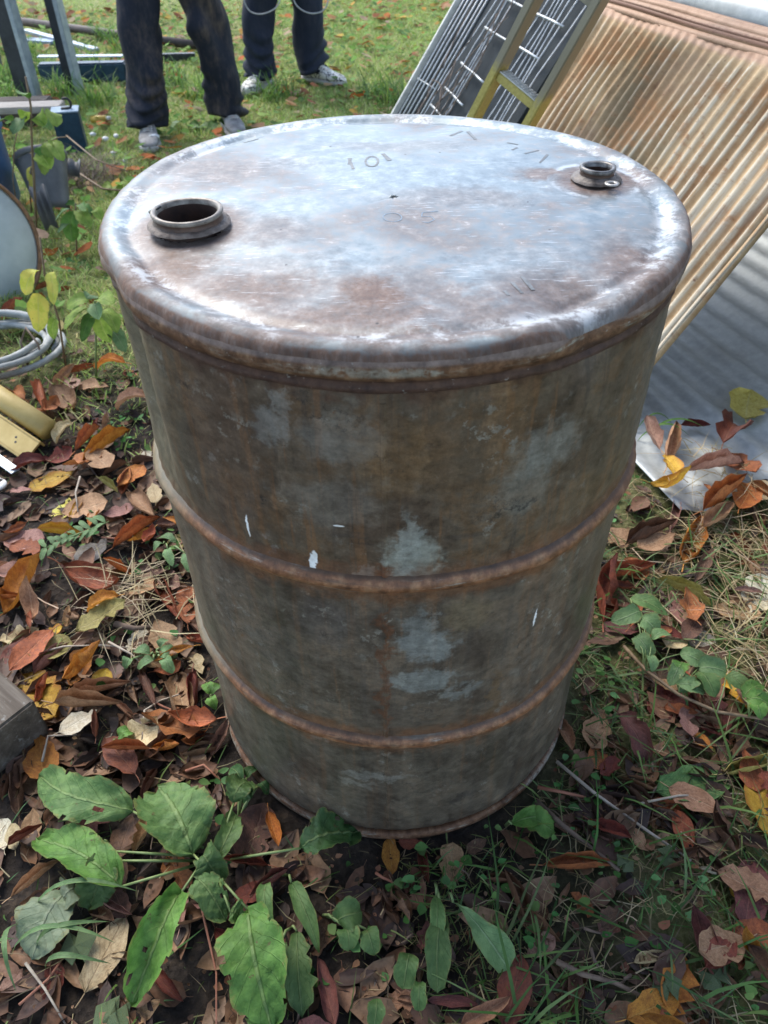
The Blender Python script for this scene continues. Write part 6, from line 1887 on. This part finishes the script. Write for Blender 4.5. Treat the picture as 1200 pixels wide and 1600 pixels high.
# lawn behind
n_ = 520000
x = rng.uniform(-4.8, 3.2, n_); y = rng.uniform(.60, 7.4, n_)
k = in_view(x, y, 0, 420) & away(x, y)
dens = np.clip((y-.7-.25*np.sin(x*3))/.9, 0, 1)*(.55+.45*patchy(x, y, 5, 1))
dens *= np.where((y > 5.2) & (x < -.9), .35, 1)
k &= rng.uniform(0, 1, n_) < dens
for f_ in (f1, f2, f3, f4): k &= (np.hypot(x-f_[0]-.02, y-f_[1]+.09) > .11) | (rng.uniform(0, 1, n_) < .18)
x, y = x[k], y[k]
lc = palette(len(x), [(.24, .36, .075), (.31, .42, .10), (.38, .46, .14), (.19, .29, .07), (.52, .48, .23), (.30, .40, .14)], [.24, .24, .20, .12, .12, .08])
blades('lawn_grass', x, y, rng.uniform(.015, .048, len(x))*(.7+.6*patchy(x, y, 8, 4)), rng.uniform(.0026, .0050, len(x)), .75, lc, .6, 'short green lawn grass behind the drum')
# trodden flat round the shoes
# taller tufts
cx_ = np.array([ground(*p)[:2] for p in ((20, 130), (35, 90), (128, 108), (155, 120), (100, 150), (200, 80), (175, 65), (150, 165), (620, 165), (590, 150), (270, 130), (320, 150), (430, 155), (10, 160), (70, 120))])
ti = rng.integers(0, len(cx_), 1500)
x, y = cx_[ti, 0]+rng.normal(0, .06, 1500), cx_[ti, 1]+rng.normal(0, .06, 1500)
k = away(x, y); x, y = x[k], y[k]
blades('tall_grass', x, y, rng.uniform(.08, .24, len(x)), rng.uniform(.004, .008, len(x)), .6, palette(len(x), [(.11, .22, .035), (.18, .29, .06), (.09, .17, .05)]), .9, 'longer tufts of grass round the posts and on the lawn')
# green grass near the drum, mostly on the right
n_ = 100000
x = rng.uniform(-2.0, 2.0, n_); y = rng.uniform(-1.0, 1.25, n_)
k = in_view(x, y, 0, 600) & away(x, y)
dens = np.where(x > .02, .62, .10)*np.clip(patchy(x, y, 11, 2)*1.5-.2, 0, 1)*np.where((x > .3) & (y > .25), .75, 1)
k &= rng.uniform(0, 1, n_) < dens*.55
x, y = x[k], y[k]
blades('near_grass', x, y, rng.uniform(.02, .06, len(x)), rng.uniform(.0014, .0030, len(x)), 1.0, palette(len(x), [(.065, .14, .030), (.10, .19, .045), (.15, .22, .065), (.075, .155, .055)]), .7, 'fine green grass round the drum')
n_ = 420
x = rng.uniform(.1, .8, n_); y = rng.uniform(-.75, .3, n_)
k = in_view(x, y) & away(x, y); x, y = x[k], y[k]
blades('long_grass', x, y, rng.uniform(.06, .14, len(x)), rng.uniform(.0025, .0048, len(x)), 1.15, palette(len(x), [(.055, .13, .03), (.10, .18, .045), (.13, .20, .07)]), .9, 'long loose grass blades at the near right')
n_ = 270000
x = rng.uniform(-2.0, 2.0, n_); y = rng.uniform(-1.0, 1.25, n_)
k = in_view(x, y, 0, 600) & away(x, y)
dens = np.where(x > .0, .8, .07)*np.clip(patchy(x, y, 7, 8)*1.8-.35, .03, 1)
k &= rng.uniform(0, 1, n_) < dens*.8
x, y = x[k], y[k]
blades('moss_grass', x, y, rng.uniform(.006, .026, len(x)), rng.uniform(.0008, .0018, len(x)), 1.1, palette(len(x), [(.09, .135, .032), (.14, .165, .05), (.20, .17, .075), (.075, .12, .03), (.27, .215, .11), (.13, .09, .05)]), .7, 'mossy turf round the right side of the drum')
# a few broad blades in the near left corner and over the sheet edge
for nm, spots, lb in (('grass_tuft', ((30, 1470), (40, 1450), (60, 1490), (20, 1500), (55, 1430), (75, 1520)), 'loose tuft of bluish grass in the near left corner'), ('grass_tuft', ((985, 690), (990, 700), (1000, 694)), 'three broad grass blades bending over the edge of the grey sheet')):
    t_ = meta(empty(nm), lb, 'grass')
    for i, sp_ in enumerate(spots):
        p = ground(*sp_)
        a = random.uniform(-.5, .6) if nm and sp_[0] > 500 else random.uniform(-2.5, .6)
        l_ = random.uniform(.09, .15)
        blade('grass_blade', (p[0], p[1], .01), (p[0]+l_*math.cos(a), p[1]+l_*math.sin(a)*.8, .045), .0075, .05, mint_m if sp_[0] < 500 else weed_m, t_, .4, .02, 'point', 0, i, 10, 1)
# dry straw
n_ = 115000
x = rng.uniform(-2.0, 2.0, n_); y = rng.uniform(-1.0, 1.25, n_)
k = in_view(x, y, 0, 600) & (np.hypot(x, y) > .30)
dens = np.where(x > .02, .75, .16)*np.clip(patchy(x, y, 8, 5)*1.7-.45, .06, 1)
k &= (rng.uniform(0, 1, n_) < dens*.42) & away(x, y)
x, y = x[k], y[k]
blades('dry_straw', x, y, rng.uniform(.015, .060, len(x)), rng.uniform(.0009, .0019, len(x)), 1.45, palette(len(x), [(.28, .215, .11), (.40, .33, .19), (.18, .135, .07), (.21, .19, .08), (.11, .085, .05)]), .6, 'dry straw and dead grass lying round the drum', True, .006)
# longer straws in the clump beside the drum and over the sheet edge
cs = np.array([ground(*p)[:2] for p in ((1120, 880), (1090, 860), (1150, 850), (1160, 1040), (1180, 1060), (210, 930), (230, 950), (200, 940), (1120, 905), (1170, 1000), (1100, 745), (1150, 780))])
ti = rng.integers(0, len(cs), 420)
x, y = cs[ti, 0]+rng.normal(0, .045, 420), cs[ti, 1]+rng.normal(0, .045, 420)
k = np.hypot(x, y) > .33; x, y = x[k], y[k]
zz = hgt(x, y)
zz = np.array([max(a, (sheet_z(b, c) or 0)) for a, b, c in zip(zz, x, y)])
blades('straw_clump', x, y, rng.uniform(.05, .13, len(x)), rng.uniform(.0012, .0024, len(x)), 1.35, palette(len(x), [(.38, .30, .16), (.48, .40, .25), (.28, .22, .11)]), .7, 'clumps of longer pale straw beside the drum', True, .015, zz)
# small round clover and chickweed leaves
def discs(name, x, y, r, col, label, z=.012, petals=1):
    n = len(x); m = 7
    yaw = rng.uniform(0, 6.28, n); tl = rng.uniform(-.5, .5, n); tl2 = rng.uniform(-.5, .5, n)
    zb = hgt(x, y)+rng.uniform(.3, 1.6, n)*z
    V = np.zeros((n, m+1, 3), np.float32)
    V[:, 0] = np.stack([x, y, zb-.001], 1)
    for j in range(m):
        a = yaw+2*np.pi*j/m
        rr_ = r*(.85+.3*((j*3) % m)/m)*np.where(j == 0, 1.8, 1)
        ddx, ddy = rr_*np.cos(a), rr_*np.sin(a)*.85
        V[:, j+1] = np.stack([x+ddx, y+ddy, zb+ddx*tl+ddy*tl2+.0012], 1)
    b = (np.arange(n)*(m+1))[:, None]
    t_ = np.concatenate([b+np.array([0, j+1, (j+1) % m+1]) for j in range(m)])
    C = np.repeat(col, m+1, 0)
    return meta(link(name, np_mesh(name, V.reshape(-1, 3), None, t_, C, attr_mat(name+'_colour', .8, .2, .1))), label, None, None, 'stuff')
cl = np.array([ground(*p)[:2] for p in ((200, 690), (180, 660), (160, 680), (215, 660), (270, 860), (285, 880), (240, 880), (205, 1020), (110, 840), (560, 1470), (640, 1380), (690, 1370), (740, 1330), (960, 1060), (930, 1090), (1000, 1420), (880, 1330), (1090, 1400), (900, 1200), (930, 780), (960, 760), (1150, 1560), (830, 1450), (300, 830), (190, 600), (170, 560), (185, 430), (160, 320), (190, 250), (350, 1240), (120, 420), (210, 320))])
ti = rng.integers(0, len(cl), 380)
x, y = cl[ti, 0]+rng.normal(0, .036, 380), cl[ti, 1]+rng.normal(0, .036, 380)
k = away(x, y); x, y = x[k], y[k]
discs('clover', x, y, rng.uniform(.003, .0085, len(x)), palette(len(x), [(.06, .15, .045), (.09, .19, .07), (.05, .12, .03), (.11, .19, .06)]), 'patches of small round weed leaves round the drum', .014)
n_ = 15000
x = rng.uniform(-2.0, 2.0, n_); y = rng.uniform(-1.0, 1.3, n_)
k = in_view(x, y, 0, 600) & away(x, y); x, y = x[k], y[k]
discs('leaf_crumbs', x, y, rng.uniform(.002, .008, len(x))*rng.uniform(.4, 1, len(x)), palette(len(x), [(.10, .05, .03), (.17, .085, .05), (.06, .04, .03), (.24, .15, .09), (.04, .03, .025), (.03, .025, .02)]), 'crumbs of dead leaf and soil on the ground', .006)
n_ = 9000
x = rng.uniform(-3.4, 1.5, n_); y = rng.uniform(1.2, 6.6, n_)
k = in_view(x, y) & away(x, y) & (rng.uniform(0, 1, n_) < .35+.5*(patchy(x, y, 6, 9) > .55)); x, y = x[k], y[k]
discs('lawn_weeds', x, y, rng.uniform(.008, .022, len(x)), palette(len(x), [(.10, .20, .04), (.14, .25, .05), (.18, .29, .08), (.09, .16, .05)]), 'low leafy weeds growing through the lawn', .035)
n_ = 2400
x = rng.uniform(-3.0, 1.4, n_); y = rng.uniform(1.6, 6.9, n_)
k = in_view(x, y) & away(x, y); x, y = x[k], y[k]
discs('lawn_leaf_litter', x, y, rng.uniform(.006, .034, len(x)), palette(len(x), [(.30, .15, .07), (.34, .21, .11), (.22, .09, .045), (.40, .25, .06), (.30, .22, .14), (.36, .12, .04)]), 'small bits of dead leaf lying in the lawn grass', .022)
# brown bracken heap behind the pot
n_ = 700
p = ground(128, 285)
x = p[0]+rng.normal(0, .07, n_); y = p[1]+rng.normal(0, .10, n_)
blades('dead_bracken', x, y, rng.uniform(.06, .20, n_), rng.uniform(.0015, .003, n_), 1.1, palette(n_, [(.10, .075, .05), (.17, .13, .09), (.07, .05, .04)]), 1.0, 'heap of dead brown stems beside the broken pot', False, .0)

# ------------------------------------------------------------------ an unseen tree added behind the camera to shade the place
bark = simple('added_tree_bark', (.06, .048, .036), (.16, .13, .10), 12, .9, 0, .9, 30, stretch=(3, 3, .6))
tree = meta(empty('added_shade_tree', (-1.1, -2.6, 0)), 'unseen leafy autumn tree added to shade the near ground', 'tree')
mb = MB()
mb.tube([(0, 0, -.1), (.02, .03, .8), (-.03, .05, 1.8), (.05, .1, 2.8), (.1, .15, 4.2), (.1, .2, 5.4)], [.24, .19, .165, .14, .09, .03], 14)
mb.build('added_tree_trunk', bark, tree)
rr = random.Random(4)
ends = []
for i in range(9):
    a = i*2.4; z = 2.0+.3*i
    p0 = Vector((.03, .08, z)); l_ = 2.3-.12*i
    p2 = p0+Vector((math.cos(a)*l_, math.sin(a)*l_, .9))
    mb = MB(); mb.tube([p0, p0.lerp(p2, .5)+Vector((0, 0, .12)), p2], [.07, .045, .015], 8); mb.build('added_tree_limb', bark, tree)
    ends.append(p2)
n_ = 15000
cen = np.array([[0, .1, 4.3, 2.5, 2.2, 1.5], [1.3, .9, 3.5, 1.5, 1.3, .8], [-1.2, .6, 3.6, 1.5, 1.4, .9], [.6, 1.6, 3.4, 1.3, .8, .6], [2.4, .2, 3.7, 1.2, 1.2, .8]])
ci = rng.integers(0, len(cen), n_)
dv = rng.normal(0, 1, (n_, 3)); dv /= np.linalg.norm(dv, axis=1)[:, None]
P_ = cen[ci, :3]+dv*cen[ci, 3:]*(rng.uniform(.25, 1, (n_, 1))**.5)
t1 = rng.normal(0, 1, (n_, 3)); t1 /= np.linalg.norm(t1, axis=1)[:, None]
t2 = np.cross(t1, rng.normal(0, 1, (n_, 3))); t2 /= np.linalg.norm(t2, axis=1)[:, None]
sz = rng.uniform(.05, .11, (n_, 1))
V = np.stack([P_-t1*sz, P_+t2*sz*.5, P_+t1*sz, P_-t2*sz*.5], 1).reshape(-1, 3)
q = np.arange(n_*4).reshape(-1, 4)
C = np.repeat(palette(n_, [(.06, .11, .03), (.09, .13, .035), (.20, .15, .03), (.05, .09, .03)]), 4, 0)
o = link('added_tree_crown', np_mesh('added_tree_crown', V, q, None, C, attr_mat('added_tree_leaves', .5, .3), False), None, tree)
